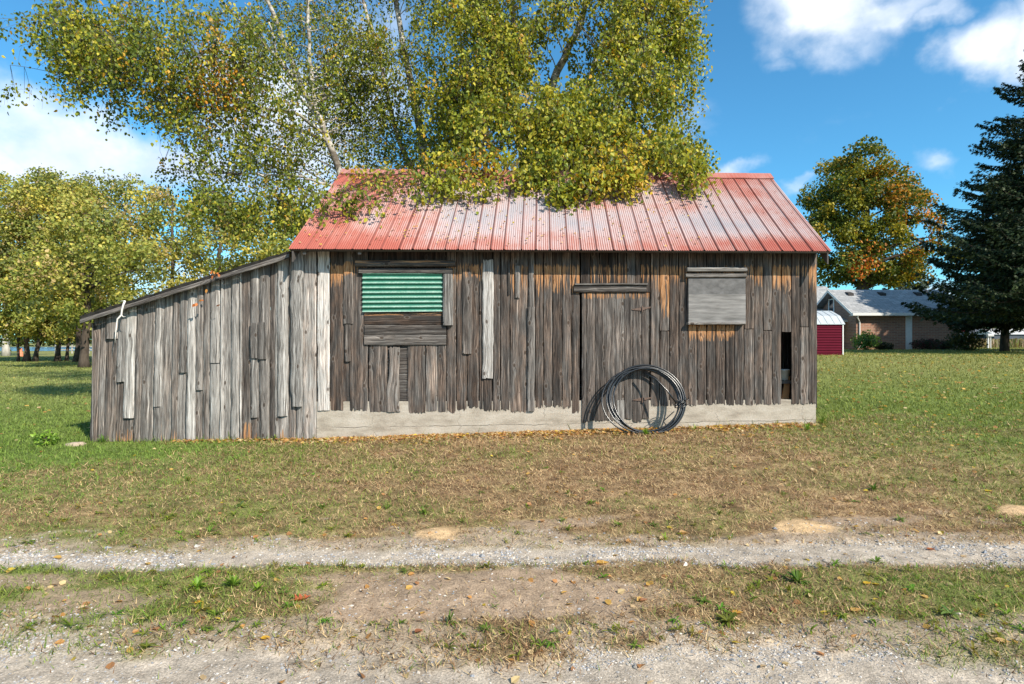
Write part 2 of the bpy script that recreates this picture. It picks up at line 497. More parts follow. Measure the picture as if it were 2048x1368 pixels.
def mat_roof():
    """painted corrugated steel: red paint worn through to pale zinc, streaked down the slope"""
    m, t = new_mat('worn_red_steel')
    uv = attr(t, 'guv').outputs['Vector']
    cs = nd(t, 'ShaderNodeSeparateXYZ', {0: attr(t, 'Col').outputs['Vector']})
    su = nd(t, 'ShaderNodeSeparateXYZ', {0: uv})
    n1 = noise(t, vmul(t, uv, (1.1, 1.5, 1)), 1.0, 5, .6)
    n2 = noise(t, vmul(t, uv, (26, 1.2, 1)), 1.0, 5, .65)
    n3 = noise(t, vmul(t, uv, (70, 9, 1)), 1.0, 4, .7)
    v = M(t, 'ADD', cs.outputs[0], M(t, 'MULTIPLY', M(t, 'SUBTRACT', n1, .5), .9))
    v = M(t, 'ADD', v, M(t, 'MULTIPLY', M(t, 'SUBTRACT', n2, .5), .75))
    v = M(t, 'ADD', v, M(t, 'MULTIPLY', M(t, 'SUBTRACT', n3, .5), .35))
    c = ramp(t, v, [(.06, (.29, .27, .285)), (.32, (.40, .315, .31)), (.54, (.38, .245, .225)), (.78, (.36, .145, .115)), (1.0, (.33, .09, .065))])
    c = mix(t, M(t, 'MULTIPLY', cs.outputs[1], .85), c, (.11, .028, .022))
    c = mix(t, M(t, 'MULTIPLY', srange(t, M(t, 'ADD', n3, M(t, 'MULTIPLY', n2, .5)), .82, 1.0), .6), c, (.17, .075, .05))
    bp = nd(t, 'ShaderNodeBump', {'Strength': .3, 'Distance': .002, 'Height': n3})
    finish(t, **{'Base Color': c, 'Roughness': .6, 'Specular IOR Level': .3, 'Normal': bp.outputs[0]})
    return m


def mat_green_tin():
    m, t = new_mat('green_painted_tin')
    pos = nd(t, 'ShaderNodeNewGeometry').outputs['Position']
    n = noise(t, vmul(t, pos, (30, 30, 120)), 1.0, 5, .7)
    n2 = noise(t, pos, 7, 4, .6)
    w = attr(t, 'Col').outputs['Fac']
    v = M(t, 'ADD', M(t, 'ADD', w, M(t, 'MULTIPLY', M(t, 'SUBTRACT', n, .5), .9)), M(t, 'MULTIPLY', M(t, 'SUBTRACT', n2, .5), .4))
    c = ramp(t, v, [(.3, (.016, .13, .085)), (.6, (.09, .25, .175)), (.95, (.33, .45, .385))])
    finish(t, **{'Base Color': c, 'Roughness': .5, 'Specular IOR Level': .5})
    return m


def mat_brick():
    m, t = new_mat('brown_brick')
    pos = nd(t, 'ShaderNodeNewGeometry').outputs['Position']
    sp = nd(t, 'ShaderNodeSeparateXYZ', {0: pos})
    v = nd(t, 'ShaderNodeCombineXYZ', {0: M(t, 'ADD', sp.outputs[0], sp.outputs[1]), 1: sp.outputs[2]})
    b = nd(t, 'ShaderNodeTexBrick', {'Vector': v.outputs[0], 'Color1': (.36, .155, .095, 1), 'Color2': (.19, .085, .06, 1), 'Mortar': (.36, .31, .26, 1),
                                     'Scale': 1.0, 'Mortar Size': .012, 'Brick Width': .42, 'Row Height': .12, 'Bias': -.1})
    n = noise(t, pos, 1.3, 4, .6)
    c = mix(t, M(t, 'MULTIPLY', n, .5), b.outputs[0], (.30, .19, .12))
    finish(t, **{'Base Color': c, 'Roughness': .9})
    return m


def mat_shingle(name, c1, c2):
    m, t = new_mat(name)
    pos = nd(t, 'ShaderNodeNewGeometry').outputs['Position']
    sp = nd(t, 'ShaderNodeSeparateXYZ', {0: pos})
    v = nd(t, 'ShaderNodeCombineXYZ', {0: sp.outputs[0], 1: M(t, 'MULTIPLY', sp.outputs[2], 1.9)})
    b = nd(t, 'ShaderNodeTexBrick', {'Vector': v.outputs[0], 'Color1': (*c1, 1), 'Color2': (*c2, 1), 'Mortar': (*[x * .6 for x in c1], 1),
                                     'Scale': 1.0, 'Mortar Size': .02, 'Brick Width': .5, 'Row Height': .26})
    n = noise(t, pos, 5, 4, .7)
    k = srange(t, n, .2, .8, .75, 1.2)
    c = mix(t, 1.0, b.outputs[0], nd(t, 'ShaderNodeCombineColor', {0: k, 1: k, 2: k}).outputs[0], 'MULTIPLY')
    finish(t, **{'Base Color': c, 'Roughness': .9})
    return m


def mat_bark(name, kind):
    m, t = new_mat(name)
    pos = nd(t, 'ShaderNodeNewGeometry').outputs['Position']
    n = noise(t, vmul(t, pos, (6, 6, 1.5) if kind != 'birch' else (5, 5, 16)), 1.0, 5, .65)
    n2 = noise(t, pos, 2.3, 5, .6)
    if kind == 'birch':
        c = ramp(t, n, [(.34, (.06, .05, .04)), (.48, (.40, .36, .31)), (.7, (.58, .54, .48))])
        c = mix(t, srange(t, n2, .46, .62), c, (.12, .10, .08))
    else:
        a, b = kind
        c = ramp(t, n, [(.3, a), (.7, b)])
    bp = nd(t, 'ShaderNodeBump', {'Strength': .6, 'Distance': .02, 'Height': n})
    finish(t, **{'Base Color': c, 'Roughness': .9, 'Normal': bp.outputs[0], 'Specular IOR Level': .2})
    return m


WOOD = mat_wood()
LEAF = mat_leaf()
PLY = mat_plain('dark_grey_plywood', (.125, .12, .118), .9, 0, .35, 6, .002, stretch=(1.6, 1, 2.5), spec=.2)
PLY2 = mat_plain('grey_plywood', (.19, .18, .172), .9, 0, .5, 3.5, .003, stretch=(.8, 1, 6), spec=.2)
NEEDLE = mat_leaf('needles', .08, .2, .6)
BLADE = mat_leaf('grass_blades', .18, .2, .6)
ROOF = mat_roof()
CONC = mat_concrete()
GROUND = mat_ground()
BIRCHBARK = mat_bark('birch_bark', 'birch')
DARKBARK = mat_bark('dark_bark', ((.03, .022, .018), (.10, .078, .06)))
REDBARK = mat_bark('reddish_bark', ((.07, .042, .032), (.19, .125, .095)))
PALEBARK = mat_bark('pale_bark', ((.28, .25, .21), (.5, .47, .42)))
TWIG = mat_plain('twig_bark', (.075, .055, .045), .9)
IRON = mat_plain('rusty_iron', (.13, .085, .065), .7, .3, .4, 60)
PIPE = mat_plain('black_poly_pipe', (.006, .0065, .008), .28, 0, .3, 30, spec=.8)
WHITE = mat_plain('white_paint', (.66, .65, .62), .5, 0, .08)
DIRTY = mat_plain('dirty_white_plastic', (.6, .6, .58), .4, 0, .2)
TAR = mat_plain('tar_roofing', (.045, .04, .038), .9, 0, .4, 12, .02)
STONE = mat_vcol('stone_chips', .85, 0, 90, .12)
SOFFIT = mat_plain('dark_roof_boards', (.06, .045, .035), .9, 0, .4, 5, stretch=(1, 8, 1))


# ------------------------------------------------------------------ boards
RB = np.random.default_rng(5)


def board(A, c00, c10, c11, c01, Yf=-.025, th=.025, tone=.42, fresh=(), brown=.3, rag=0.0, wob=.003, rnd=.25, fr=None, px=True, tilt=0.0, ragtop=0.0):
    """one plank: corners start-left, start-right, end-right, end-left (long way = start to end), in photo pixels on the wall plane
    or in metres; grain runs the long way"""
    cs = [np.asarray(c, float) for c in (c00, c10, c11, c01)]
    if px:
        cs = [P(c[0], c[1], 0)[[0, 2]] for c in cs]
    a, b, c, d = cs
    W = (np.linalg.norm(b - a) + np.linalg.norm(c - d)) / 2
    L = (np.linalg.norm(d - a) + np.linalg.norm(c - b)) / 2
    nr = max(3, int(L / .06)); nc = max(5, int(W / (.009 if rag > .02 else .018)))
    t = np.linspace(0, 1, nr + 1)[:, None]; s = np.linspace(0, 1, nc + 1)[None]
    s = .5 + .5 * np.sign(s - .5) * (np.abs(2 * s - 1) ** .8)
    sd = int(RB.integers(1, 9999))
    tt = t * L
    e0 = (fbm(tt * 3.1, tt * 0 + 3, sd) - .5) * 2 * wob * 2
    e1 = (fbm(tt * 3.1, tt * 0 + 7, sd + 2) - .5) * 2 * wob * 2
    t2 = np.broadcast_to(t, (nr + 1, nc + 1)).copy()
    if rag:
        j = RB.random(nc + 1) ** 1.6 * rag / L
        j = np.repeat(j[::2], 2)[:nc + 1] if len(j) > 3 else j
        j = j + RB.random(nc + 1) * .25 * rag / L
        j = np.where(RB.random(nc + 1) < .08, j * 2.0, j)
        t2[0] = j; t2[1] = np.maximum(t2[1], j + .002)
    if ragtop:
        j = RB.random(nc + 1) * ragtop / L
        t2[-1] = 1 - j; t2[-2] = np.minimum(t2[-2], 1 - j - .002)
    s2 = np.broadcast_to(s, t2.shape)
    p = ((1 - t2) * (1 - s2))[..., None] * a + ((1 - t2) * s2)[..., None] * b + (t2 * s2)[..., None] * c + (t2 * (1 - s2))[..., None] * d
    across = (b - a) / (np.linalg.norm(b - a) + 1e-9)
    p = p + ((1 - s2) * e0 + s2 * e1)[..., None] * across
    yy = Yf + rnd * th * np.abs(2 * s2 - 1) ** (3 if rnd > .5 else 5) + tilt * (s2 - .5) * W + (fbm(tt * 2.0 + s2 * .1, s2 * 2, sd + 9) - .5) * .006
    G = np.stack([p[..., 0], yy, p[..., 1]], -1)
    G = np.concatenate([G[:1], G, G[-1:]], 0); G = np.concatenate([G[:, :1], G, G[:, -1:]], 1)
    yb = Yf + th
    G[0, :, 1] = yb; G[-1, :, 1] = yb; G[:, 0, 1] = yb; G[:, -1, 1] = yb
    R, C = G.shape[:2]
    i = np.arange(R - 1)[:, None] * C; j = np.arange(C - 1)[None]
    q = np.stack([i + j, i + j + 1, i + C + j + 1, i + C + j], -1).reshape(-1, 4)
    S = np.concatenate([s2[:, :1], s2, s2[:, -1:]], 1); S = np.concatenate([S[:1], S, S[-1:]], 0)
    T = np.concatenate([t2[:, :1], t2, t2[:, -1:]], 1); T = np.concatenate([T[:1], T, T[-1:]], 0)
    ou, ov = RB.random() * 50, RB.random() * 50
    uv = np.stack([S * W + ou + (G[..., 1] - Yf) * 1.0, T * L + ov, np.zeros_like(S)], -1)
    col = np.zeros((R, C, 4))
    lit_worn_edge = np.clip((np.maximum(S, .0) - .86) / .14, 0, 1) * .10  # sunlit rim painted into the tone along one edge, with some wear
    col[..., 0] = tone + lit_worn_edge + (RB.random() - .5) * .15; col[..., 2] = brown; col[..., 3] = RB.random()
    py = 684 + (H - G[..., 2]) * 125
    fv = np.zeros((R, C))
    for (y0, y1, am) in fresh:
        ed = np.clip((py - y0) / 12 + 1.0, 0, 1) if y1 > y0 else 1.0
        fv = np.maximum(fv, am * 1.02 * np.clip((y1 - py) / (y1 - y0), 0, 1) ** .55 * ed * (np.abs(py - (y0 + y1) / 2) < abs(y1 - y0) / 2 + 40))
    col[..., 1] = fv
    V = G.reshape(-1, 3)
    if fr is not None:
        V = fr(V)
    A.add(V, q, col.reshape(-1, 4), uv.reshape(-1, 3))


def hb(A, x0, y0, x1, y1, **k):
    """horizontal plank from pixel rectangle"""
    board(A, (x0, y1), (x0, y0), (x1, y0), (x1, y1), **k)


def vb(A, x0, x1, yb, yt, **k):
    g = k.pop('gap', 1.2) / 2
    board(A, (x0 + g, yb), (x1 - g, yb), (x1 - g, yt), (x0 + g, yt), **k)


def wood_part(name, parent, fn, label=None):
    A = Acc(); fn(A)
    return A.build(name, WOOD, parent, False, label)


# ------------------------------------------------------------------ ground sheet
def build_ground():
    def axis(lo, hi, step, far, g=1.13):
        a = list(np.arange(lo, hi, step)); s = step; x = a[-1]
        while x < far: s *= g; x += s; a.append(x)
        b = []; s = step; x = lo
        while x > -far: s *= g; x -= s; b.append(x)
        return np.array(b[::-1] + a)
    xs = axis(-9.5, 9.5, .045, 900); ys = axis(-7.4, 1.5, .035, 900)
    X, Y = np.meshgrid(xs, ys)
    Z = gz(X, Y)
    C = ground_colour(X, Y)
    n = len(xs); i = np.arange(len(ys) - 1)[:, None] * n; j = np.arange(n - 1)[None]
    q = np.stack([i + j, i + j + 1, i + n + j + 1, i + n + j], -1).reshape(-1, 4)
    A = Acc()
    A.add(np.stack([X, Y, Z], -1).reshape(-1, 3), q, C.reshape(-1, 3))
    tag(A.build('ground', GROUND, None, True), 'lawn, dry verge and gravel wheel tracks', None, None, 'structure')


build_ground()
R0 = np.random.default_rng(1)


def scatter(n, dmin, dmax, spread=1.12):
    d = np.exp(R0.uniform(math.log(dmin), math.log(dmax), n))
    x = R0.uniform(-spread, spread, n) * d
    return x, d - D


def outside(x, y):
    inb = (x > -6.72) & (x < 4.92) & (y > -.03) & (y < 4.1)
    return ~inb


def grass():
    x, y = scatter(520000, 2.35, 60)
    tr1, tr2, sk, dirt, sand, g = cover(x, y)
    bare = np.clip(np.maximum.reduce([tr1 * .985, tr2 * .985, sk * .72, dirt * .93, sand * .97, drive(x, y)]), 0, 1)
    keep = outside(x, y) & (R0.random(len(x)) > bare)
    x, y, g, bare = x[keep], y[keep], g[keep], bare[keep]
    n = len(x); d = y + D
    z = gz(x, y)
    isg = R0.random(n) < np.clip(g * 1.05 - .02, 0, 1)
    sc = np.clip(d / 4.5, 1, 9)
    tall = np.where(isg, R0.uniform(.015, .05, n), R0.uniform(.02, .06, n)) * np.clip(sc, 1, 2.0)
    tall = tall * (.55 + 1.0 * fbm(x * 4, y * 4, 91, 3))
    # taller fringe at the wall foot
    wallf = (np.abs(y) < .12) & (x > -7) & (x < 5.2)
    tall = np.where(wallf & isg, tall * 1.8, tall)
    wid = R0.uniform(.0016, .0034, n) * sc
    an = R0.uniform(0, 2 * np.pi, n)
    lay = np.where(isg, R0.uniform(.4, 1.2, n), R0.uniform(.75, 1.45, n))
    dr = np.stack([np.cos(an) * np.sin(lay), np.sin(an) * np.sin(lay), np.cos(lay)], -1)
    side = np.stack([-np.sin(an), np.cos(an), np.zeros(n)], -1)
    tw = R0.uniform(-.9, .9, n)[:, None]
    side = side * np.cos(tw) + np.array([0, 0, 1.0]) * np.sin(tw) * .8
    b = np.stack([x, y, z + R0.uniform(-.002, .008, n)], -1)
    V = np.stack([b - side * wid[:, None], b + side * wid[:, None], b + dr * tall[:, None]], 1).reshape(-1, 3)
    r = R0.random(n)[:, None]; r2 = R0.random(n)[:, None]
    far = sm(8, 20, d)[:, None]
    cg = (np.array([.075, .115, .018]) * (1 - r) + np.array([.24, .30, .055]) * r)
    cg = cg * (1 - far) + far * (np.array([.135, .15, .035]) * (1 - r) + np.array([.33, .325, .10]) * r)
    cg = np.where(x[:, None] < -3.6, cg * np.array([.88, 1.0, 1.0]), cg)
    cd = np.where(r2 < .55, np.array([.27, .155, .08]) * (.32 + 1.0 * r), np.array([.54, .39, .20]) * (.55 + .7 * r))
    cd = np.where(r2 > .93, np.array([.07, .042, .026]), cd)
    c = np.where(isg[:, None], cg, cd)
    A = Acc()
    A.add(V, np.arange(n * 3).reshape(-1, 3), np.repeat(c, 3, 0))
    tag(A.build('grass', BLADE), 'short dry and green grass over the verge and lawns', None, None, 'stuff')


grass()

OCT_V = np.array([(1, 0, 0), (-1, 0, 0), (0, 1, 0), (0, -1, 0), (0, 0, 1), (0, 0, -1)], float)
OCT_F = np.array([(0, 2, 4), (2, 1, 4), (1, 3, 4), (3, 0, 4), (2, 0, 5), (1, 2, 5), (3, 1, 5), (0, 3, 5)])


def stones():
    x, y = scatter(210000, 2.3, 5.6)
    tr1, tr2, sk, dirt, sand, g = cover(x, y)
    p = np.maximum.reduce([tr1 * .9, tr2 * .9, sk * .14, dirt * .04])
    p = p * (.08 + .95 * sm(.38, .62, fbm(x * 1.6, y * 3.5, 77, 4)))
    k = R0.random(len(x)) < p
    x, y = x[k], y[k]; n = len(x)
    size = .003 + .009 * R0.random(n) ** 2.6 + .016 * (R0.random(n) > .985) * R0.random(n)
    size *= np.clip((y + D) / 3.4, .8, 1.3)
    V = OCT_V[None] * (1 + .45 * (R0.random((n, 6, 1)) - .5)) + .25 * (R0.random((n, 6, 3)) - .5)
    V = V * np.stack([np.ones(n), R0.uniform(.6, 1, n), R0.uniform(.35, .7, n)], -1)[:, None] * size[:, None, None]
    a = R0.uniform(0, 6.28, n); ca, sa = np.cos(a)[:, None], np.sin(a)[:, None]
    V = np.stack([V[..., 0] * ca - V[..., 1] * sa, V[..., 0] * sa + V[..., 1] * ca, V[..., 2]], -1)
    V = V + np.stack([x, y, gz(x, y) + size * .15], -1)[:, None]
    pal = np.array([(.36, .355, .36), (.46, .43, .40), (.29, .30, .325), (.54, .47, .39), (.44, .38, .32), (.64, .59, .53), (.22, .215, .22)])
    c = pal[R0.choice(7, n, p=[.22, .22, .14, .16, .15, .06, .05])] * R0.uniform(.6, 1.05, (n, 1))
    A = Acc()
    A.add(V.reshape(-1, 3), (OCT_F[None] + 6 * np.arange(n)[:, None, None]).reshape(-1, 3), np.repeat(c, 6, 0))
    tag(A.build('gravel', STONE), 'loose grey gravel in the two wheel tracks', None, None, 'stuff')


stones()

LEAF_T = np.array([(0, 0, 0), (-.42, .25, .10), (-.34, .62, .10), (0, 1, 0), (.34, .62, .10), (.42, .25, .10)])
LEAF_F = np.array([(0, 3, 2, 1), (0, 5, 4, 3)])


def leaves(A, base, tip, nrm, L, W, col):
    """ovate folded leaves: base points, tip directions, approximate normals"""
    n = len(base)
    tip = tip / (np.linalg.norm(tip, axis=1)[:, None] + 1e-9)
    s = np.cross(tip, nrm); s /= np.linalg.norm(s, axis=1)[:, None] + 1e-9
    u = np.cross(s, tip)
    V = base[:, None] + s[:, None] * (LEAF_T[None, :, :1] * W[:, None, None]) + tip[:, None] * (LEAF_T[None, :, 1:2] * L[:, None, None]) \
        + u[:, None] * (LEAF_T[None, :, 2:] * W[:, None, None])
    A.add(V.reshape(-1, 3), (LEAF_F[None] + 6 * np.arange(n)[:, None, None]).reshape(-1, 4), np.repeat(col, 6, 0))


LITTER = np.array([(.62, .38, .10), (.55, .28, .09), (.45, .22, .09), (.66, .50, .26), (.58, .42, .24), (.30, .15, .07), (.62, .46, .06)])


def litter():
    R = np.random.default_rng(8)
    # loose over the lawn, thicker to the right
    x, y = scatter(15000, 2.4, 26)
    tr1, tr2, sk, dirt, sand, g = cover(x, y)
    w = .16 + 1.0 * sm(1.5, 5, x) * sm(-4.2, -1, y) + .15 * sm(0, 3, y)
    w = w * (1 - .7 * np.maximum(tr1, tr2))
    k = outside(x, y) & (R.random(len(x)) < w * .55)
    x, y = x[k], y[k]
    # drift against the wall foot
    m = 7500
    xw = R.uniform(-3.6, 4.9, m); yw = -.03 - R.exponential(.15, m)
    kk = (R.random(m) < .25 + .75 * (fbm(xw * 1.2, xw * 0, 5) > .42)) & (yw > -1) & (R.random(m) < np.interp(xw, [-3.6, -3, 2.8, 4.9], [.5, 1, .9, .45]))
    xl = R.uniform(-5.3, -3.5, 300); yl = -.04 - R.exponential(.09, 300)
    x = np.concatenate([x, xw[kk], xl]); y = np.concatenate([y, yw[kk], yl])
    n = len(x); d = y + D
    base = np.stack([x, y, gz(x, y) + R.uniform(.003, .02, n) * np.clip(d / 7, .4, 1.3)], -1)
    a = R.uniform(0, 6.28, n)
    tip = np.stack([np.cos(a), np.sin(a), R.uniform(-.05, .28, n)], -1)
    nrm = np.stack([R.normal(0, .45, n), R.normal(0, .45, n), np.ones(n)], -1)
    L = R.uniform(.035, .07, n) * np.clip(d / 9, .8, 1.6)
    col = LITTER[R.choice(7, n, p=[.17, .2, .15, .16, .18, .08, .06])] * R.uniform(.7, 1.15, (n, 1))
    A = Acc()
    leaves(A, base, tip, nrm, L, L * .85, col)
    tag(A.build('fallen_leaves', LEAF), 'tan and yellow fallen leaves over the grass and along the wall foot', None, None, 'stuff')


litter()


def single_leaf(px, py, size, col, label, ang=0.3, curl=.35, shape='ovate'):
    d = H * F / (py - 684); y = d - D; x = (px - 1024) / F * d
    z = float(gz(x, y)) + .006
    A = Acc()
    if shape == 'ovate':
        prof = [(0, 0), (.15, .25), (.38, .36), (.62, .3), (.85, .13), (1, 0)]
    else:
        prof = [(0, 0), (.12, .12), (.2, .45), (.32, .14), (.48, .42), (.58, .13), (.74, .27), (.82, .1), (1, 0)]
    n = len(prof); V = []
    ca, sa = math.cos(ang), math.sin(ang)
    for (v, w) in prof:
        for s in (-1, 0, 1):
            lx, ly = (v - .5) * size, s * w * size
            lz = curl * size * (abs(s) * w * 1.0 + (v - .5) ** 2 * .8)
            V.append((x + lx * ca - ly * sa, y + lx * sa + ly * ca, z + lz))
    q = [(3 * i + k, 3 * i + 3 + k, 3 * i + 4 + k, 3 * i + 1 + k) for i in range(n - 1) for k in (0, 1)]
    # a short stalk
    A.add(V, np.array(q), np.tile(col, (len(V), 1)))
    A.tube([(x - .5 * size * ca, y - .5 * size * sa, z + .3 * curl * size), (x - .75 * size * ca, y - .75 * size * sa, z + .01)], [.0015, .001], 4, np.array(col) * .5)
    tag(A.build('fallen_leaf', LEAF, None, True), label, 'fallen leaf', 'large fallen leaves near the wheel tracks')


for a in [(605, 1200, .10, (.50, .13, .06), 'curled red brown lobed leaf on the bare verge left of the big dirt patch', .7, .6, 'oak'),
          (1735, 1168, .055, (.70, .42, .03), 'single bright yellow leaf on the right part of the grass strip between the tracks', .3),
          (1978, 986, .075, (.72, .52, .05), 'broad yellow leaf in the dry grass short of the sand at the right edge', .1),
          (2006, 1283, .07, (.66, .42, .16), 'long pale tan leaf on gravel in the near right corner', -.3),
          (1985, 1270, .06, (.66, .50, .28), 'crumpled pale leaf on the gravel edge beside the long tan leaf', .9),
          (531, 1281, .05, (.68, .40, .04), 'small yellow leaf on the near gravel under the weedy left verge', .2),
          (398, 1210, .05, (.66, .42, .05), 'rounded yellow leaf among bright green weeds on the left verge', .5),
          (1533, 947, .06, (.66, .48, .04), 'rounded yellow leaf standing in the lawn below the plywood shutter', 1.2),
          (1569, 967, .055, (.68, .55, .16), 'pale yellow leaf in the lawn below the gap in the wall', .2),
          (1237, 932, .05, (.68, .50, .04), 'small golden leaf on dry grass below the pipe coil', .5),
          (1086, 1044, .06, (.42, .24, .12), 'curled brown leaf on bare soil above the wheel track', .9, .8),
          (1368, 1067, .075, (.50, .30, .13), 'rumpled brown leaf at the edge of the far wheel track', .1, .9),
          (1862, 1092, .055, (.45, .15, .05), 'lone rust red leaf lying on the gravel of the far track', -.1),
          (1205, 1130, .09, (.62, .36, .08), 'orange leaf at the top of the middle grass strip, left of the yellow one', .1),
          (1288, 1281 - 72, .05, (.36, .17, .09), 'dark brown leaf on the bare dirt patch between the tracks', .4, .7),
          (1712, 1222, .07, (.58, .34, .10), 'golden brown leaf in the grass strip near the far right', .4),
          (1475, 1226, .06, (.60, .32, .06), 'orange leaf beside the broad weed on the middle strip', .0),
          (838, 1264, .05, (.25, .10, .05), 'dark curled leaf on soil left of the spiky weed', .7, .9)]:
    single_leaf(*a)


# ------------------------------------------------------------------ weeds
def weed(px, py, size, n, label, wide=.16, col=(.085, .17, .03), up=.5, Yoff=None):
    d = H * F / (py - 684)
    y = d - D if Yoff is None else Yoff
    d = y + D
    x = (px - 1024) / F * d
    z = float(gz(x, y))
    R = np.random.default_rng(abs(int(px * 7 + py)))
    A = Acc()
    n = int(n * 1.6) if wide > .07 else n
    wide = wide * .55 if .1 < wide < .27 else wide
    col = tuple(np.array(col) * (1.35, 1.15, .9))
    for i in range(n):
        a = R.uniform(0, 6.28); L = size * (.62 if Yoff is None else 1) * R.uniform(.35, 1.0); u = up * R.uniform(.3, 1.7)
        k = 5; t = np.linspace(0, 1, k)
        r = L * t * math.cos(u * .8); h = L * (math.sin(u) * t - .45 * t * t * (1 - .5 * u)) + .01
        cx, cy = np.cos(a) * r, np.sin(a) * r
        w = L * wide * np.array([.25, .8, 1, .75, .06])
        V = []
        for j in range(k):
            for s in (-1, 0, 1):
                V.append((x + cx[j] - math.sin(a) * s * w[j], y + cy[j] + math.cos(a) * s * w[j], z + h[j] + abs(s) * w[j] * .35))
        q = [(3 * j + m, 3 * j + 3 + m, 3 * j + 4 + m, 3 * j + 1 + m) for j in range(k - 1) for m in (0, 1)]
        c = np.array(col) * R.uniform(.75, 1.35) * np.array([R.uniform(.9, 1.25), 1, 1])
        A.add(V, np.array(q), np.tile(c, (len(V), 1)))
    if label:
        tag(A.build('weed', LEAF, None, True), label, 'weed', 'leafy weeds in the dry verge')
    else:
        return A


for a in [(1018, 1020, .12, 16, 'green weed rosette in dry grass between the sand patch and the bare soil'),
          (1183, 1008, .13, 18, 'spiky green weed in the dry grass beneath the pipe coil'),
          (1126, 1042, .10, 14, 'low green rosette at the bare soil edge above the far track'),
          (1237, 1051, .11, 12, 'flat green weed just above the gravel, below the spiky weed', .2),
          (1308, 1051, .10, 10, 'thin flat weed above the gravel, between the sandy patches'),
          (1142, 995, .11, 14, 'leafy green tuft in brown grass under the middle of the door'),
          (964, 988, .09, 12, 'small green tuft in brown grass well above the sand patch'),
          (903, 1025, .09, 12, 'low green weed to the right above the sand patch'),
          (848, 1028, .11, 18, 'tall green clump directly above the sand patch', .2, (.11, .22, .03), .9),
          (775, 1018, .11, 15, 'spreading green weed in dry grass left of the sand patch'),
          (778, 1044, .09, 12, 'dark green weed beside an upright brown stem above the track'),
          (300, 1017, .10, 5, 'big smooth pale green leaves of a young weed in the dry grass', .30, (.13, .22, .09), .8),
          (105, 1024, .09, 4, 'solitary broad leaved seedling at the far left of the verge', .32, (.13, .22, .09), .9),
          (478, 1016, .13, 7, 'large mullein like weed with pale green leaves left of the sand patch', .28, (.14, .24, .09), .8),
          (646, 1015, .12, 16, 'bright green weed in dry grass below the corner board'),
          (610, 1045, .10, 16, 'rounded green tuft close above the left part of the far track', .2),
          (396, 1180, .13, 20, 'bright green leafy weed on the left half of the middle strip', .2, (.11, .23, .03), .8),
          (467, 1177, .15, 24, 'largest bright green weed on the left half of the middle strip', .17, (.10, .21, .03), .8),
          (516, 1184, .12, 20, 'green weed at the left rim of the bare dirt patch', .15, (.12, .24, .03), .7),
          (568, 1190, .09, 12, 'small spidery weed standing alone on the soil beside the red brown leaf'),
          (296, 1245, .12, 14, 'long bladed grass tuft with one upright blade near the lower left', .06, (.12, .21, .04), .9),
          (899, 1244, .12, 16, 'spiky dark weed with upright blades at the lower rim of the dirt patch', .11, (.06, .13, .02), 1.0),
          (988, 1213, .07, 10, 'small green sprig alone in the middle of the dirt patch', .12),
          (973, 1257, .10, 14, 'low green weed on soil right of the spiky dark weed'),
          (1408, 1208, .10, 16, 'bright green weed at the right rim of the dirt patch', .2),
          (1456, 1246, .15, 26, 'broad olive weed with a brown heart on the middle strip', .2, (.09, .13, .025), .5),
          (1900, 1229, .14, 14, 'wide leaved green weed near the right edge of the middle strip', .24, (.09, .18, .05), .5),
          (1800, 1040, .12, 18, 'dark green trailing weed in dry grass above the right gravel'),
          (1748, 985, .17, 26, 'dense green clump in the lawn right of the barn corner', .12, (.06, .14, .02), .8),
          (1676, 942, .11, 18, 'bright green tuft in the lawn just right of the barn'),
          (1980, 1022, .12, 16, 'green weed beside the sand at the right edge'),
          (1752, 1124, .12, 20, 'grassy green tuft on the lower edge of the far gravel track', .1, (.08, .16, .03), .6),
          (1596, 1164, .16, 24, 'thick green tuft on the right half of the middle strip', .1, (.06, .14, .02), .8)]:
    weed(*a)


Aw = Acc()
for _ in range(1900):
    d_ = math.exp(R0.uniform(math.log(2.5), math.log(12))); xx = R0.uniform(-1.1, 1.1) * d_
    tr_ = cover(np.array([xx]), np.array([d_ - D]))
    if max(tr_[0][0], tr_[1][0], tr_[4][0]) > .3 or not outside(xx, d_ - D) or R0.random() > .35 + tr_[5][0] or tr_[3][0] > .5:
        continue
    W_ = weed(1024 + xx / d_ * F, 684 + H * F / d_, R0.uniform(.035, .075), int(R0.integers(5, 11)), None, R0.uniform(.12, .2), (.09 * R0.uniform(.8, 1.5), .16 * R0.uniform(.8, 1.4), .025), R0.uniform(.3, .8), Yoff=d_ - D)
    for V_, F_, C_ in zip([np.concatenate(W_.V)], [W_.Fc], [np.concatenate(W_.C)]):
        Aw.add(V_, [f for f in F_], C_)
tag(Aw.build('small_weeds', LEAF, None, True), 'low sprigs of weeds scattered through the grass', None, None, 'stuff')

# ------------------------------------------------------------------ the barn
barn = empty('barn', (0.7, 2, 0), 'weathered grey plank barn with red corrugated roof and lean-to', 'barn')
FR = [(534, 570, .7)]        # fresh orange wood just under the eave shadow
T0 = 482                      # board tops, hidden under the roof


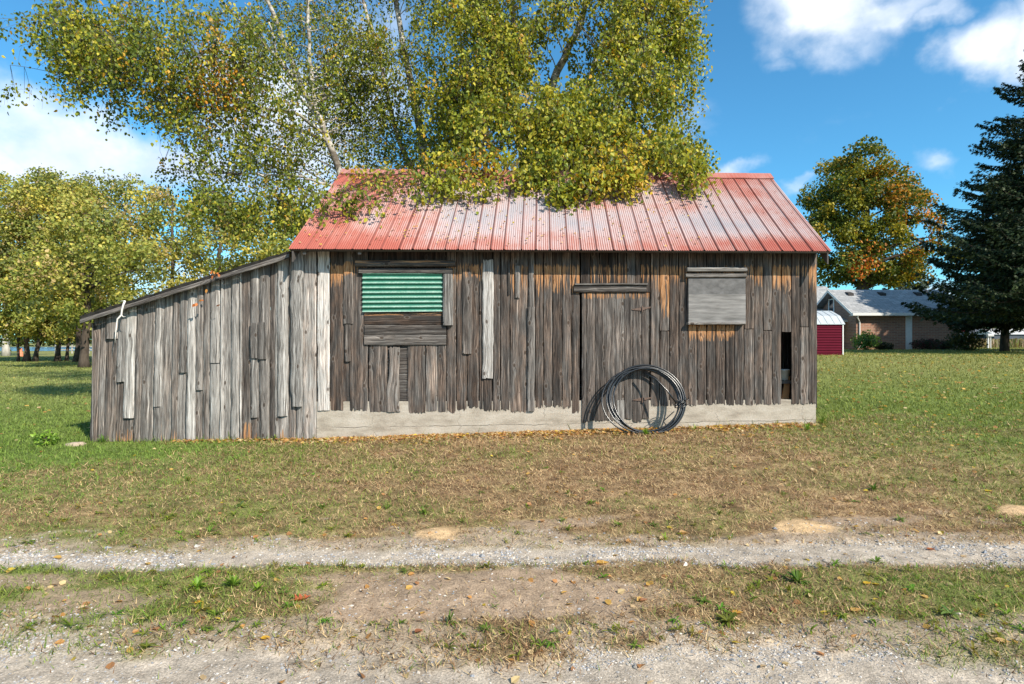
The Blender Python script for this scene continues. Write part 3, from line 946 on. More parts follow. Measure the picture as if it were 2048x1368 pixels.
def front_wall(A):
    def v(x0, x1, yb, tone, fresh=FR, brown=.35, yt=T0, **k):
        k.setdefault('rag', .045); k.setdefault('gap', 1.7); k.setdefault('Yf', -.025 - RB.random() * .006); k.setdefault('tilt', RB.uniform(-.05, .05))
        vb(A, x0, x1, yb, yt, tone=tone - .06, fresh=fresh, brown=min(1, brown + .3), **k)
    # left end
    v(607, 634, 877, .70, (), .05, rag=.004, wob=.002, Yf=-.03)
    v(636, 661, 821, .90, (), .0, rag=.006, wob=.004, Yf=-.04)
    v(661, 688, 821, .37, [(536, 580, 1.0)], .6, rag=.012)
    v(684, 701, 822, .36, FR, .5, Yf=-.012)
    v(700, 737, 822, .42, [(536, 560, .7)], .35)
    v(893, 913, 827, .42, FR, .4); v(913, 934, 822, .38, FR, .6)
    v(934, 958, 817, .38, [(536, 560, .8)], .45); v(958, 967, 820, .33, FR, .4)
    v(966, 985, 823, .36, FR, .3); v(985, 1001, 824, .40, [(536, 555, .4)], .2)
    v(1001, 1020, 822, .36, (), .3)
    v(1020, 1056, 826, .44, [(536, 600, .8)], .35, wob=.006)
    v(1054, 1070, 822, .40, FR, .2)
    for i, (x0, x1, tn, yb) in enumerate([(1070, 1087, .38, 817), (1087, 1105, .44, 815), (1105, 1124, .38, 815), (1124, 1143, .42, 817), (1143, 1159.5, .40, 827)]):
        v(x0, x1, yb, tn, [(536, 590 + 12 * RB.random(), .92 if i < 3 else .7)], .35)
    # above the door
    for x0, x1 in [(1161, 1180), (1180, 1198), (1198, 1216), (1216, 1234), (1234, 1253), (1253, 1271), (1271, 1281), (1281, 1300)]:
        v(x0, x1, 584, .30 if x0 != 1253 else .5, [(536, 575, .72 if x0 not in (1161, 1253, 1271) else .2)], .4, rag=0)
    # right of the door
    xs = [1300, 1319, 1338, 1357, 1375, 1393, 1412, 1431, 1450, 1468, 1487, 1507, 1525, 1543, 1562, 1581, 1599, 1616, 1632]
    tn = [.41, .40, .42, .37, .41, .43, .36, .38, .34, .42, .43, .46, .42, .46, .36, .42, .46, .42]
    for i in range(18):
        x0, x1 = xs[i], xs[i + 1]
        yb = 813 - 4.5 * i / 17
        f = [(538, [585, 640, 575, 575, 560, 555, 560, 570, 575, 560, 560, 575, 545, 580, 590, 560, 555, 600][i] + 6,
              [.85, 1.0, .75, .6, .3, .8, .8, .7, .75, .4, .8, .8, .2, .9, .9, .5, .6, .85][i])]
        if 4 <= i <= 8:
            f.append((654, 686, .95))
        if i == 14:
            v(x0, x1, 664, tn[i], f, .4, rag=.004)
            v(x0, x1, 810, .3, (), .4, yt=800, rag=.004, Yf=.0)
            continue
        cut = {1: 662, 10: 658, 12: 661, 16: 654}.get(i)
        if cut:
            v(x0, x1, cut - .6, tn[i], f, .3, rag=.002)
            v(x0, x1, yb, tn[i] + .05, (), .25, yt=cut + .6, rag=.02)
        else:
            v(x0, x1, yb, tn[i], f, .35)
    # below the window: patched planks over older horizontal ones
    hb(A, 737, 690, 893, 712, Yf=.0, tone=.34, brown=.2); hb(A, 737, 712, 893, 748, Yf=.0, tone=.36, brown=.2)
    hb(A, 737, 748, 893, 780, Yf=.0, tone=.42, brown=.1); hb(A, 737, 780, 893, 803, Yf=.0, tone=.34, brown=.1)
    v(738, 776, 825, .47, (), .3, yt=690, rag=.02, wob=.004); v(776, 799, 824, .60, (), .1, yt=693, rag=.02, wob=.022, Yf=-.045, ragtop=.03, gap=2)
    v(815, 852, 827, .50, (), .3, yt=690, rag=.03, wob=.004, ragtop=.004); v(852, 876, 823, .50, (), .3, yt=690, rag=.02)
    v(876, 893, 824, .42, (), .4, yt=690, rag=.02)
    # planks behind the window boards, and the wall strip beside them
    v(737, 893, 695, .22, (), .6, Yf=.004, rag=0)


fw = wood_part('front_wall', barn, front_wall)
A = Acc()
Rn = np.random.default_rng(12)
for px in np.arange(640, 1628, 9.3):
    for py in (545, 664, 790):
        if (715 < px < 912 and py < 690) or (1366 < px < 1490 and py < 655) or (1150 < px < 1300) or (1560 < px < 1584 and py > 660) or Rn.random() < .3:
            continue
        p = P(px + Rn.uniform(-2, 2), py + Rn.uniform(-9, 9), -.029)
        A.add(OCT_V * np.array([.006, .006, .006]) + p, OCT_F)
tag(A.build('nail', IRON, fw), None, None, None, 'stuff')


def side_and_back(A):
    pass


def fr_side(x):
    return lambda V: np.stack([x - V[:, 1], V[:, 0], V[:, 2]], -1)


def fr_sideL(x):
    return lambda V: np.stack([x + V[:, 1], 4 - V[:, 0], V[:, 2]], -1)


def fr_back(y):
    return lambda V: np.stack([V[:, 0], y - V[:, 1], V[:, 2]], -1)


def gable(A, fr, zb):
    n = 21
    for i in range(n):
        a, b = 4 * i / n - .01, 4 * (i + 1) / n + .01
        m = lambda q: 2.92 + 1.86 * (1 - abs(q - 2) / 2.33) - 1.86 * (1 - 2 / 2.33) + .18
        board(A, (a, zb), (b, zb), (b, m(b)), (a, m(a)), Yf=-.02 - .026 * (i % 2), tone=RB.uniform(.36, .5), brown=.3, fr=fr, px=False, rag=.03)


wood_part('side_wall', barn, lambda A: gable(A, fr_side(4.86), .45))
wood_part('side_wall', barn, lambda A: gable(A, fr_sideL(-3.38), .30))


def backw(A):
    n = 42
    for i in range(n):
        a, b = -3.38 + 8.24 * i / n - .012, -3.38 + 8.24 * (i + 1) / n + .012
        board(A, (a, .3), (b - .004, .3), (b - .004, 3.17), (a, 3.17), Yf=-.02 - .026 * (i % 2), tone=RB.uniform(.36, .5), brown=.3, fr=fr_back(4.0), px=False, rag=.03)


wood_part('back_wall', barn, backw)

# foundation: front face follows the board line
A = Acc()
pl, pr = P(634, 805, 0), P(1630.5, 800, 0)
nx = 90
xs = np.linspace(pl[0], pr[0], nx)
rows = np.linspace(0, 1, 7)
zt = np.linspace(P(0, 803, 0)[2], P(0, 799, 0)[2], nx)
V = []
for r in rows:
    z = -.5 + (zt + .5) * r
    V.append(np.stack([xs, -.018 - .012 * (fbm(xs * 2.5, xs * 0 + r * 3, 9) - .5) - (1 - r) * .01, z], -1))
V.append(np.stack([xs, xs * 0 + .16, zt], -1)); V.append(np.stack([xs, xs * 0 + .16, zt * 0 - .5], -1))
V = np.concatenate(V); R_ = 9
q = np.array([(i * nx + j, i * nx + j + 1, (i + 1) * nx + j + 1, (i + 1) * nx + j) for i in range(R_ - 1) for j in range(nx - 1)])
A.add(V, q)
A.box((4.70, .16, -.5), (4.848, 4.0, .56)); A.box((-3.36, .16, -.5), (-3.2, 4.0, .5)); A.box((-3.2, 3.85, -.5), (4.7, 4.0, .5))
A.add([V[nx * i + nx - 1] for i in range(7)] + [(4.848, .16, .56), (4.848, .16, -.5)], np.array([[8, 7, 6, 5, 4, 3, 2, 1, 0]][0:1]))
A.build('foundation', CONC, barn, False)

# door
door = wood_part('door', barn, lambda A: [vb(A, x0, x1, yb, 586, Yf=-.038 - RB.random() * .004, th=.028, tone=tn, fresh=[(588, 602, .62)], brown=.35, rag=.025, gap=.7,
                                             tilt=RB.uniform(-.04, .04))
                                          for x0, x1, yb, tn in [(1163, 1173, 846, .36), (1173, 1190, 843, .42), (1190, 1208, 842, .38), (1208, 1228, 841, .42), (1228, 1247, 842, .43),
                                                                 (1247, 1264, 838, .42), (1264, 1282, 844, .42), (1282, 1297.5, 838, .38)]])
wood_part('patch_board', door, lambda A: vb(A, 1233, 1248, 841, 800, Yf=-.05, th=.012, tone=.55, brown=.0, rag=.01), 'pale grey patch at the foot of the door')


def hinge(yc, dx):
    A = Acc()
    for (x0, x1) in ((1264 + dx, 1282), (1302 + dx, 1284)):
        a, b = P(x0, yc + (1 if x0 < x1 else -4), -.048), P(x1, yc, -.048)
        h0, h1 = .006, .026
        A.prism([(a[0], -.045, a[2] - h0), (b[0], -.045, b[2] - h1), (b[0], -.045, b[2] + h1), (a[0], -.045, a[2] + h0)], (0, -.006, 0))
    c = P(1283, yc, 0)
    A.tube([(c[0], -.056, c[2] - .045), (c[0], -.056, c[2] + .045)], .010, 8)
    for x in (1268, 1276, 1290, 1297):
        c = P(x + dx * .5, yc, 0)
        A.tube([(c[0], -.05, c[2]), (c[0], -.056, c[2])], .006, 6)
    A.build('hinge', IRON, door)


hinge(618, 0); hinge(799, 2)
wood_part('lintel_board', barn, lambda A: (hb(A, 1147, 572, 1291, 585, Yf=-.075, th=.05, tone=.37, brown=.1, wob=.002),
                                           hb(A, 1149, 567.5, 1293, 571.5, Yf=-.10, th=.075, tone=.6, brown=.0, wob=.002)))

# battens and loose pieces on the front wall
for (x0, x1, yb, yt, tone, br, wob, Yf, th, lab, ft) in [
        (584, 608, 813, 486, .66, .0, .018, -.075, .045, 'wavy edged pale corner batten', ()),
        (688, 708, 648, 490, .40, .3, .004, -.055, .028, None, [(534, 552, 1.3)]),
        (690, 703, 723, 649, .42, .3, .003, -.050, .025, None, ()),
        (925, 944, 708, 490, .40, .3, .003, -.062, .035, None, [(534, 560, .8)]),
        (965, 987, 757, 519, .72, .05, .007, -.065, .038, 'pale batten split at the top', [(519, 560, .25)]),
        (1015, 1020, 590, 522, .28, .1, .004, -.050, .025, None, ()),
        (1029.5, 1040, 597, 532, .50, .1, .003, -.058, .03, 'short grey block nailed under the eave', ()),
        (1056.5, 1068, 615, 490, .46, .1, .002, -.052, .027, None, ()),
        (1054, 1070, 822, 614, .46, .15, .003, -.062, .035, None, ())]:
    wood_part('batten', barn, lambda A: vb(A, x0, x1, yb, yt, Yf=Yf, th=th, tone=tone, fresh=ft, brown=br, rag=.008, wob=wob, rnd=.4, ragtop=.05 if x0 == 965 else .004), lab)

# window closed with green corrugated tin
win = empty('boarded_window', P(806, 590, -.05), None, None)
win.parent = barn; win.matrix_parent_inverse = barn.matrix_world.inverted(); win['label'] = 'window opening closed with green corrugated tin'
A = Acc()
nz, nxx = 8 * 14, 12
z0, z1 = P(0, 623, 0)[2], P(0, 548, 0)[2]
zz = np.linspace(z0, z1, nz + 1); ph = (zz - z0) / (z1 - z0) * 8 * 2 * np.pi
for side, off in ((0, 0), (1, .003)):
    V = []
    for j in range(nxx + 1):
        f = j / nxx
        x = P(727 + (886 - 727) * f, 0, 0)[0]
        V.append(np.stack([x + .006 * np.sin(ph * 1.0) * (f > .99), -.060 - .015 * np.cos(ph) + off - .004 * np.sin(f * 5), zz - .012 * (1 - f) * (1 - (zz - z0) / (z1 - z0))], -1))
    V = np.concatenate(V)
    wcol = np.tile(np.clip(.42 + .42 * np.cos(ph - .6), 0, 1)[:, None], (nxx + 1, 3))  # corrugation highlights and shaded troughs painted into the tin's colour
    q = np.array([(j * (nz + 1) + i, (j + 1) * (nz + 1) + i, (j + 1) * (nz + 1) + i + 1, j * (nz + 1) + i + 1) for j in range(nxx) for i in range(nz)])
    A.add(V, q, wcol)
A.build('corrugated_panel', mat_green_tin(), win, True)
wood_part('drip_board', win, lambda A: hb(A, 714, 522, 912, 534.5, Yf=-.115, th=.09, tone=.38, fresh=[(524, 532, .62)], brown=.4, wob=.003))
wood_part('frame_board', win, lambda A: hb(A, 720, 538, 906, 548.5, Yf=-.085, th=.055, tone=.33, brown=.1, wob=.003))
wood_part('frame_board', win, lambda A: vb(A, 886.5, 907, 651, 549, Yf=-.105, th=.08, tone=.52, brown=.0, wob=.001, rag=.003), 'grey upright board right of the tin')
wood_part('frame_board', win, lambda A: hb(A, 730, 625, 885, 649.5, Yf=-.040, th=.03, tone=.30, fresh=[(625, 634, .6)], brown=.9, wob=.002))
wood_part('frame_board', win, lambda A: hb(A, 731, 650.5, 893, 669.5, Yf=-.055, th=.03, tone=.38, brown=.2, wob=.002))
wood_part('frame_board', win, lambda A: hb(A, 730, 670, 893, 690, Yf=-.056, th=.03, tone=.38, brown=.2, wob=.003))

# plywood shutter
sh = empty('boarded_window', P(1430, 600, -.05), None, None)
sh.parent = barn; sh.matrix_parent_inverse = barn.matrix_world.inverted(); sh['label'] = 'window opening closed with grey plywood'
A = Acc()
hb(A, 1374, 557.5, 1487, 589, Yf=-.080, th=.06, wob=.001, rnd=0, tone=.36)
A.build('plywood_panel', PLY, sh)
A = Acc()
hb(A, 1374, 589.2, 1487, 645, Yf=-.086, th=.06, wob=.001, rnd=0)
A.build('plywood_panel', PLY2, sh)
wood_part('drip_board', sh, lambda A: hb(A, 1370, 536.5, 1488, 545, Yf=-.135, th=.10, tone=.70, brown=.05, wob=.004))
wood_part('drip_board', sh, lambda A: hb(A, 1368, 548.5, 1488, 556.5, Yf=-.11, th=.085, tone=.50, brown=.05, wob=.002))
wood_part('sill', sh, lambda A: hb(A, 1372, 645, 1485, 650, Yf=-.13, th=.10, tone=.55, brown=.05, wob=.003))

# roof
EL, ER, RL, RR = P(578, 501, -.33), P(1663, 505.5, -.33), P(684, 345, 2.0), P(1541, 354.5, 2.0)


def slope(A, el, er, rl, rr, seams=True, sgn=1):
    pitch = .0345; per = 6
    Lw = np.linalg.norm(er - el); nw = int(Lw / pitch) * per
    s = np.linspace(0, 1, nw + 1); xm = s * Lw
    nrow = 26; t = np.linspace(0, 1, nrow + 1)
    up = np.cross(er - el, rl - el); up /= np.linalg.norm(up)
    if up[2] < 0: up = -up
    seam_x = np.arange(.27, Lw, .236) + .02 * np.sin(np.arange(len(np.arange(.27, Lw, .236))) * 2.3)
    h = .0055 * np.cos(xm / pitch * 2 * np.pi)
    sm_ = np.zeros_like(xm)
    for k, sx in enumerate(seam_x):
        g = np.clip(1 - np.abs(xm - sx) / .014, 0, 1) ** .5
        h = np.maximum(h, (.020 if k > 5 else .009) * g - .004 * (g <= 0)) if False else np.where(g > 0, np.maximum(h, (.019 if k > 5 else .010) * g), h)
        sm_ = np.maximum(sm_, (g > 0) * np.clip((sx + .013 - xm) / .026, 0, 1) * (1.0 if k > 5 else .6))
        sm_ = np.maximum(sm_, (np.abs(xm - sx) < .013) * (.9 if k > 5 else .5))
    Vl = []; C = []; U = []
    Ls = np.linalg.norm(rl - el)
    pan = np.floor((xm - .27) / .236)
    pr_ = hash2(pan, pan * 0, 5)
    for ti in t:
        base = el + (er - el) * s[:, None]; top = rl + (rr - rl) * s[:, None]
        sag = -.015 * np.sin(s * 9) * math.sin(ti * 3.1)
        Vl.append(base + (top - base) * ti + up * (h + sag + .03)[:, None])
        red = .43 + (pr_ - .5) * .20 + (fbm(s * 9, s * 0 + ti * 3.5, 71) - .5) * .85
        red = red + .42 * sm(.22, .02, ti + (pr_ - .5) * .06) + .32 * sm(.72, .95, ti)
        red = red + .48 * sm(.20, .02, s - .10 * (1 - ti)) + .10 * sm(.85, 1, s)
        red = red + .16 * np.clip(1 - np.abs(ti - .52) * 7, 0, 1) * (s > .55)
        red = red - .17 * np.clip(1 - np.abs(ti - .40 - .2 * (s - .5)) * 4.0, 0, 1) * (s > .22)
        # redder along one flank of each corrugation
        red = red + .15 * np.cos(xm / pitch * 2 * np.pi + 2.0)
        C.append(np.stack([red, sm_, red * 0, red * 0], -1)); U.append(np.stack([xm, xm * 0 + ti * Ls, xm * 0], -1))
    n = nw + 1
    i = np.arange(nrow)[:, None] * n; j = np.arange(nw)[None]
    q = np.stack([i + j, i + j + 1, i + n + j + 1, i + n + j], -1).reshape(-1, 4)
    if sgn < 0: q = q[:, ::-1]
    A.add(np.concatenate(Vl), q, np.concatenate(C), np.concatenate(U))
    # screws
    for row in (.14, .44, .74, .93):
        for k in range(len(seam_x) - 1):
            sx = (seam_x[k] + seam_x[k + 1]) / 2 + .01; f = sx / Lw
            p = (el + (er - el) * f) * (1 - row) + (rl + (rr - rl) * f) * row + up * .038
            A.add(OCT_V * np.array([.009, .009, .009]) + p, OCT_F, np.tile((.5, 1, 0, 0), (6, 1)))
    # deck boards under the steel
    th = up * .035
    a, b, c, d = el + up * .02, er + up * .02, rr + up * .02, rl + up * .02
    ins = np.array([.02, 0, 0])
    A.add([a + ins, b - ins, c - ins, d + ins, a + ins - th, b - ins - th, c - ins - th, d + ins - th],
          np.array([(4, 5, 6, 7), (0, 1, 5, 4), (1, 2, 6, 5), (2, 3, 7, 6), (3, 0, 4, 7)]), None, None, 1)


A = Acc()
slope(A, EL, ER, RL, RR)
BL, BR = EL * 1.0, ER * 1.0
BL[1] = BR[1] = 4.33
slope(A, BL, BR, RL, RR, sgn=-1)
roof = A.build('roof', [ROOF, SOFFIT], barn, True)
A = Acc()
for sgn, (e0, e1) in ((1, (EL, ER)), (-1, (BL, BR))):
    dl = (e0 - RL) / np.linalg.norm(e0 - RL); dr = (e1 - RR) / np.linalg.norm(e1 - RR)
    up = np.array([0, -.63 * sgn, .78])
    xs = np.linspace(0, 1, 60)
    rid = RL + (RR - RL) * xs[:, None] + np.array([0, 0, .078])
    low = RL + dl * .17 + ((RR + dr * .17) - (RL + dl * .17)) * xs[:, None] + up * .052
    low = low + np.array([0, 0, 1]) * (.004 * np.sin(xs * 90))[:, None]
    lip = low - up * .018
    V = np.concatenate([rid, low, lip]); n = 60
    q = np.array([(i * n + j, (i + 1) * n + j, (i + 1) * n + j + 1, i * n + j + 1) for i in (0, 1) for j in range(n - 1)])
    if sgn < 0: q = q[:, ::-1]
    U = np.stack([np.tile(xs * 8.4, 3), np.repeat([0, .17, .19], n), np.zeros(3 * n)], -1)
    A.add(V, q, np.tile((.80, .0, 0, 0), (len(V), 1)), U)
A.build('ridge_cap', ROOF, roof, False)


def rake(A, e, r, dx):
    for (E, sg) in ((e, 1), (np.array([e[0], 4.33, e[2]]), -1)):
        dn = np.array([0, 0, -.13])
        off = np.array([dx, 0, -.012])
        a, b = E + off, r + off
        A.prism([a, b, b + dn, a + dn * 1.25], (.022 if dx > 0 else -.022, 0, 0), (.45, 0, .1, .5))


for e, r, dx in ((ER, RR, -.045), (EL, RL, .045)):
    A = Acc(); rake(A, e, r, dx)
    A.build('rake_board', WOOD, roof)
# frieze board in the eave shadow and rafter tails
for px in (606, 716):
    A = Acc(); p = P(px, 506, -.28)
    A.prism([(p[0], -.29, 2.86), (p[0], -.29, 2.93), (p[0], .0, 3.12), (p[0], 0, 3.0)], (.05, 0, 0), (.6, 0, .1, .5))
    A.build('rafter_tail', WOOD, roof)

Rr_ = np.random.default_rng(31)
n = 420
f_ = Rr_.random(n) ** 1.1 * .78; t_ = Rr_.uniform(.03, .97, n)
pb = (EL + (ER - EL) * f_[:, None]) * (1 - t_)[:, None] + (RL + (RR - RL) * f_[:, None]) * t_[:, None] + np.array([0, -.04, .045])
A = Acc()
leaves(A, pb, Rr_.normal(0, 1, (n, 3)) * (1, .6, .5), Rr_.normal(0, .3, (n, 3)) + (0, -.6, .8), Rr_.uniform(.03, .055, n), Rr_.uniform(.025, .045, n),
       LITTER[Rr_.choice(7, n)] * Rr_.uniform(.6, 1.0, (n, 1)))
tag(A.build('roof_leaves', LEAF), 'small dry leaves caught on the red roof', None, None, 'stuff')

# ------------------------------------------------------------------ lean-to (part of the barn)


def leantop(x):          # underside line of the lean-to roof at the wall, in pixels
    return np.interp(x, [160, 578, 600], [645, 516, 509])


LB = [  # bottom left, bottom right, tone, brown, layer, bottom y, cut(top part ends), orange foot
    (180, 194, .44, .5, 0, 884), (194, 207, .50, .3, 1, 884), (207, 231, .42, .5, 0, 884), (231, 247, .40, .45, 0, 884),
    (246, 268, .44, .4, 0, 883), (268, 282, .44, .3, 0, 885), (281, 307, .50, .2, 0, 885), (307, 325, .52, .2, 0, 885),
    (324, 353, .50, .3, 0, 885), (353, 373, .50, .1, 0, 885), (373, 390, .58, .1, 0, 885), (390, 409, .50, .4, 0, 885),
    (408, 419, .44, .6, 0, 885), (418, 440, .54, .1, 0, 884), (440, 463, .50, .1, 0, 884), (462, 482, .50, .2, 0, 884),
    (482, 503, .40, .4, 0, 884), (503, 515, .42, .5, 0, 884), (514, 541, .48, .3, 0, 884), (540, 553, .30, .4, 0, 884),
    (551, 578, .56, .1, 0, 884), (577, 592, .46, .6, 0, 883), (592, 608, .58, .1, 0, 880)]


def lean_x(xb, y):
    """the left part of the wall leans: x moves right going up"""
    k = np.interp(xb, [180, 330, 480], [8, 5, 0])
    return xb + k * (884 - y) / 240


def lb(A, x0, x1, yb, yt=None, **k):
    if yt is None:
        ytl, ytr = leantop(lean_x(x0, 600)) - 1, leantop(lean_x(x1, 600)) - 1
    else:
        ytl = ytr = yt
    k.setdefault('rag', .01)
    board(A, (lean_x(x0, yb) + .5, yb), (lean_x(x1, yb) - .5, yb), (lean_x(x1, ytr) - .5, ytr), (lean_x(x0, ytl) + .5, ytl), **k)


def lean_wall(A):
    for (x0, x1, tn, br, ly, yb) in LB:
        ft = [(886, 830 + 35 * RB.random(), .66)] if RB.random() < .4 else ()
        lb(A, x0, x1, yb, Yf=-.012 - .012 * RB.random(), th=.024, tone=tn + .03, brown=br, fresh=ft, wob=.004, rnd=.5, tilt=RB.uniform(-.08, .14))


lean = wood_part('lean_to', barn, lean_wall, 'low plank lean-to with a sloping roof')
for (x0, x1, yb, yt, tn, br, lab) in [
        (207, 233, 678, None, .42, .3, None), (231, 253, 764, None, .60, .05, None), (246, 271, 836, None, .62, .25, 'pale stained batten stopping short of the ground'),
        (268, 281, 885, None, .40, .5, None), (307, 323, 813, None, .60, .1, None), (308, 324, 884, 815, .50, .05, None), (343, 356, 885, None, .44, .5, None),
        (358, 374, 745, None, .46, .1, None), (373, 392, 885, None, .66, .1, None), (391, 407, 780, None, .44, .3, None),
        (407, 420, 885, None, .50, .4, None), (420, 441, 726, None, .54, .1, None), (420, 441, 884, 728, .58, .05, None), (441, 449, 884, None, .62, .1, None),
        (463, 482, 884, None, .52, .1, None), (482, 486, 884, None, .66, .1, None),
        (502, 520, 835, None, .54, .1, None), (520, 540, 884, None, .46, .2, None),
        (555, 577, 832, None, .62, .05, 'long pale batten beside the corner')]:
    wood_part('batten', lean, lambda A: lb(A, x0, x1, yb, yt, Yf=-.055 - .006 * RB.random(), th=.035, tone=tn + .08, brown=br * .6, wob=.006, rnd=1.0, rag=.006, tilt=RB.uniform(0, .12),
                                           fresh=[(886, 845, .6)] if yb > 880 and RB.random() < .4 else ()), lab)
wood_part('patch_board', lean, lambda A: (vb(A, 505, 519, 716, 646, Yf=-.085, th=.02, tone=.52, brown=.1), vb(A, 520, 538, 718, 645, Yf=-.083, th=.02, tone=.50, brown=.1)),
          'two short boards nailed over a hole')
# lean-to roof
A = Acc()
a, b = P(160, 637, -.2), P(579, 506, -.2)
y1 = 3.9
nn = 40
s = np.linspace(0, 1, nn + 1); w = np.array([0, y1 + .2])
base = a + (b - a) * s[:, None]
bump = (fbm(s * 22, s * 0, 4) - .4) * .035
Vt = [base + np.array([0, yy, 0]) + np.array([0, 0, 1]) * (bump + .032)[:, None] for yy in (-.012, .06, .3, 1.5, y1)]
Vb = [base + np.array([0, yy, -.005]) for yy in (y1, .02)]
V = np.concatenate(Vt + Vb); n = nn + 1
q = np.array([(i * n + j, i * n + j + 1, (i + 1) * n + j + 1, (i + 1) * n + j) for i in range(6) for j in range(nn)] + [(6 * n + j, 6 * n + j + 1, j + 1, j) for j in range(nn)])
A.add(V, q)
lroof = A.build('lean_to_roof', TAR, lean)
wood_part('fascia_board', lroof, lambda A: board(A, (160, 646.5), (160, 638.5), (578, 507.5), (578, 516), Yf=-.205, th=.03, tone=.44, brown=.15, wob=.002,
                                                 fr=lambda V: np.stack([V[:, 0] * (D - .2) / D, V[:, 1], H + (V[:, 2] - H) * (D - .2) / D], -1)))
# lean-to left and back walls
wood_part('side_wall', lean, lambda A: [board(A, (y0, -.3), (y0 + .185, -.3), (y0 + .185, 1.80), (y0, 1.80), Yf=-.02, tone=RB.uniform(.4, .5), px=False,
                                              fr=lambda V: np.stack([-6.66 + V[:, 1], 3.75 - V[:, 0], V[:, 2]], -1)) for y0 in np.arange(0.02, 3.7, .19)])
wood_part('back_wall', lean, lambda A: [board(A, (x0, -.3), (x0 + .185, -.3), (x0 + .185, np.interp(x0 + .185, [-6.9, -3.4], [1.72, 2.87])), (x0, np.interp(x0, [-6.9, -3.4], [1.72, 2.87])),
                                              Yf=-.02, tone=RB.uniform(.4, .5), px=False, fr=fr_back(3.8)) for x0 in np.arange(-6.68, -3.4, .19)])

# things inside the gap in the wall
A = Acc()
c = P(1566, 740, .22)
an = np.linspace(0, 2 * np.pi, 25)[:-1]
prof = [(.085, -.16), (.10, 0), (.11, .0), (.11, .012), (.102, .012), (.094, 0), (.08, -.15)]
V = np.array([(c[0] + r * math.cos(a), c[1] + r * math.sin(a), c[2] + z) for r, z in prof for a in an])
q = np.array([(i * 24 + j, i * 24 + (j + 1) % 24, (i + 1) * 24 + (j + 1) % 24, (i + 1) * 24 + j) for i in range(6) for j in range(24)])
A.add(V, [q, np.array([list(range(24))[::-1]])])
tag(A.build('bucket', DIRTY, None, True), 'dirty white plastic pail seen through the gap left by a missing wall plank', 'bucket')
A = Acc()
A.box((c[0] - .35, c[1] - .12, c[2] - .215), (c[0] + .35, c[1] + .25, c[2] - .165), (.5, 0, .6, .5))
for xx in (-.33, .27):
    A.box((c[0] + xx, c[1] - .05, -.1), (c[0] + xx + .06, c[1] + .2, c[2] - .215), (.4, 0, .6, .5))
tag(A.build('work_bench', WOOD), 'dark wooden bench behind the missing plank, under the white pail', 'bench')
A = Acc()
p0, p1 = P(1566, 806, .09), P(1578, 752, .16)
A.prism([p0 + (-.03, 0, 0), p0 + (.09, 0, 0), p1 + (.02, 0, 0), p1 + (-.06, 0, 0)], (0, .02, 0), (.55, .8, .8, .5))
tag(A.build('loose_plank', WOOD), 'broken reddish plank leaning inside the gap in the wall', 'plank')

# ------------------------------------------------------------------ pipe coil
coil = Acc()
Rc = np.random.default_rng(3)
c0 = P(1291, 800, -.28)
gzc = float(gz(c0[0], -.45))
K = 8
for k in range(K):
    r = .535 + .008 * k + Rc.uniform(-.02, .02)
    ox, oz = Rc.uniform(-.03, .03), Rc.uniform(-.02, .025)
    if k == 0: r, ox, oz = .56, -.06, -.03
    ecc = Rc.uniform(.97, 1.03)
    t = np.linspace(0, 2 * np.pi, 73) + k * .7
    u = r * ecc * np.cos(t) + ox; v = r * np.sin(t) + oz
    # spread the strands on the left, gather them at the tie on the right
    spread = (k - K / 2) * .012 * np.clip(.5 - .5 * np.cos(t), 0, 1)
    x = c0[0] + u + spread * 1.2
    z = gzc + .50 + v * .88
    y = -.46 + .36 * (z - gzc) / 1.1 - .022 * (k % 3) - .01 * np.sin(t * 2 + k) * (k > 3)
    zz = np.maximum(z, gz(x, y) + .012 + .008 * (k % 2))
    coil.tube(np.stack([x, y, zz], -1), .0125, 8, cap=False)
# a chord strand across the right side and two loose ends
pA = [P(1288, 745, -.20), P(1312, 758, -.26), P(1335, 782, -.34), P(1352, 806, -.38)]
coil.tube(pA, .0125, 8)
t = np.linspace(0, 1, 20)
e = np.stack([np.interp(t, [0, .3, .6, .8, 1], [P(a, 0, -.40)[0] for a in (1348, 1336, 1326, 1333, 1348)]), np.full(20, -.42),
              np.interp(t, [0, .3, .6, .8, 1], [P(0, a, -.40)[2] for a in (822, 833, 842, 852, 852)])], -1)
coil.tube(e, .008, 8)
coil_o = coil.build('pipe_coil', PIPE, None, True)
tag(coil_o, 'coil of glossy black plastic pipe leaning on the barn wall beside the door', 'pipe coil')
A = Acc()
tp = P(1365, 806, -.36)
for i in range(6):
    t = np.linspace(0, 2 * np.pi, 20)
    A.tube(np.stack([tp[0] - .035 + np.cos(t) * .085, tp[1] + np.sin(t) * .05, tp[2] + .012 * (i - 3) + .03 * np.sin(t + i) + .02 * np.cos(t)], -1), .006, 6, cap=False)
for dx, dz in ((.13, -.05), (.10, .045), (-.13, .02), (-.12, -.04), (.05, .07)):
    A.tube([tp + (0, -.03, 0), tp + (dx * .5, -.06, dz * .9 + .03), tp + (dx, -.07, dz)], .005, 6)
A.build('tie', PIPE, coil_o, True)

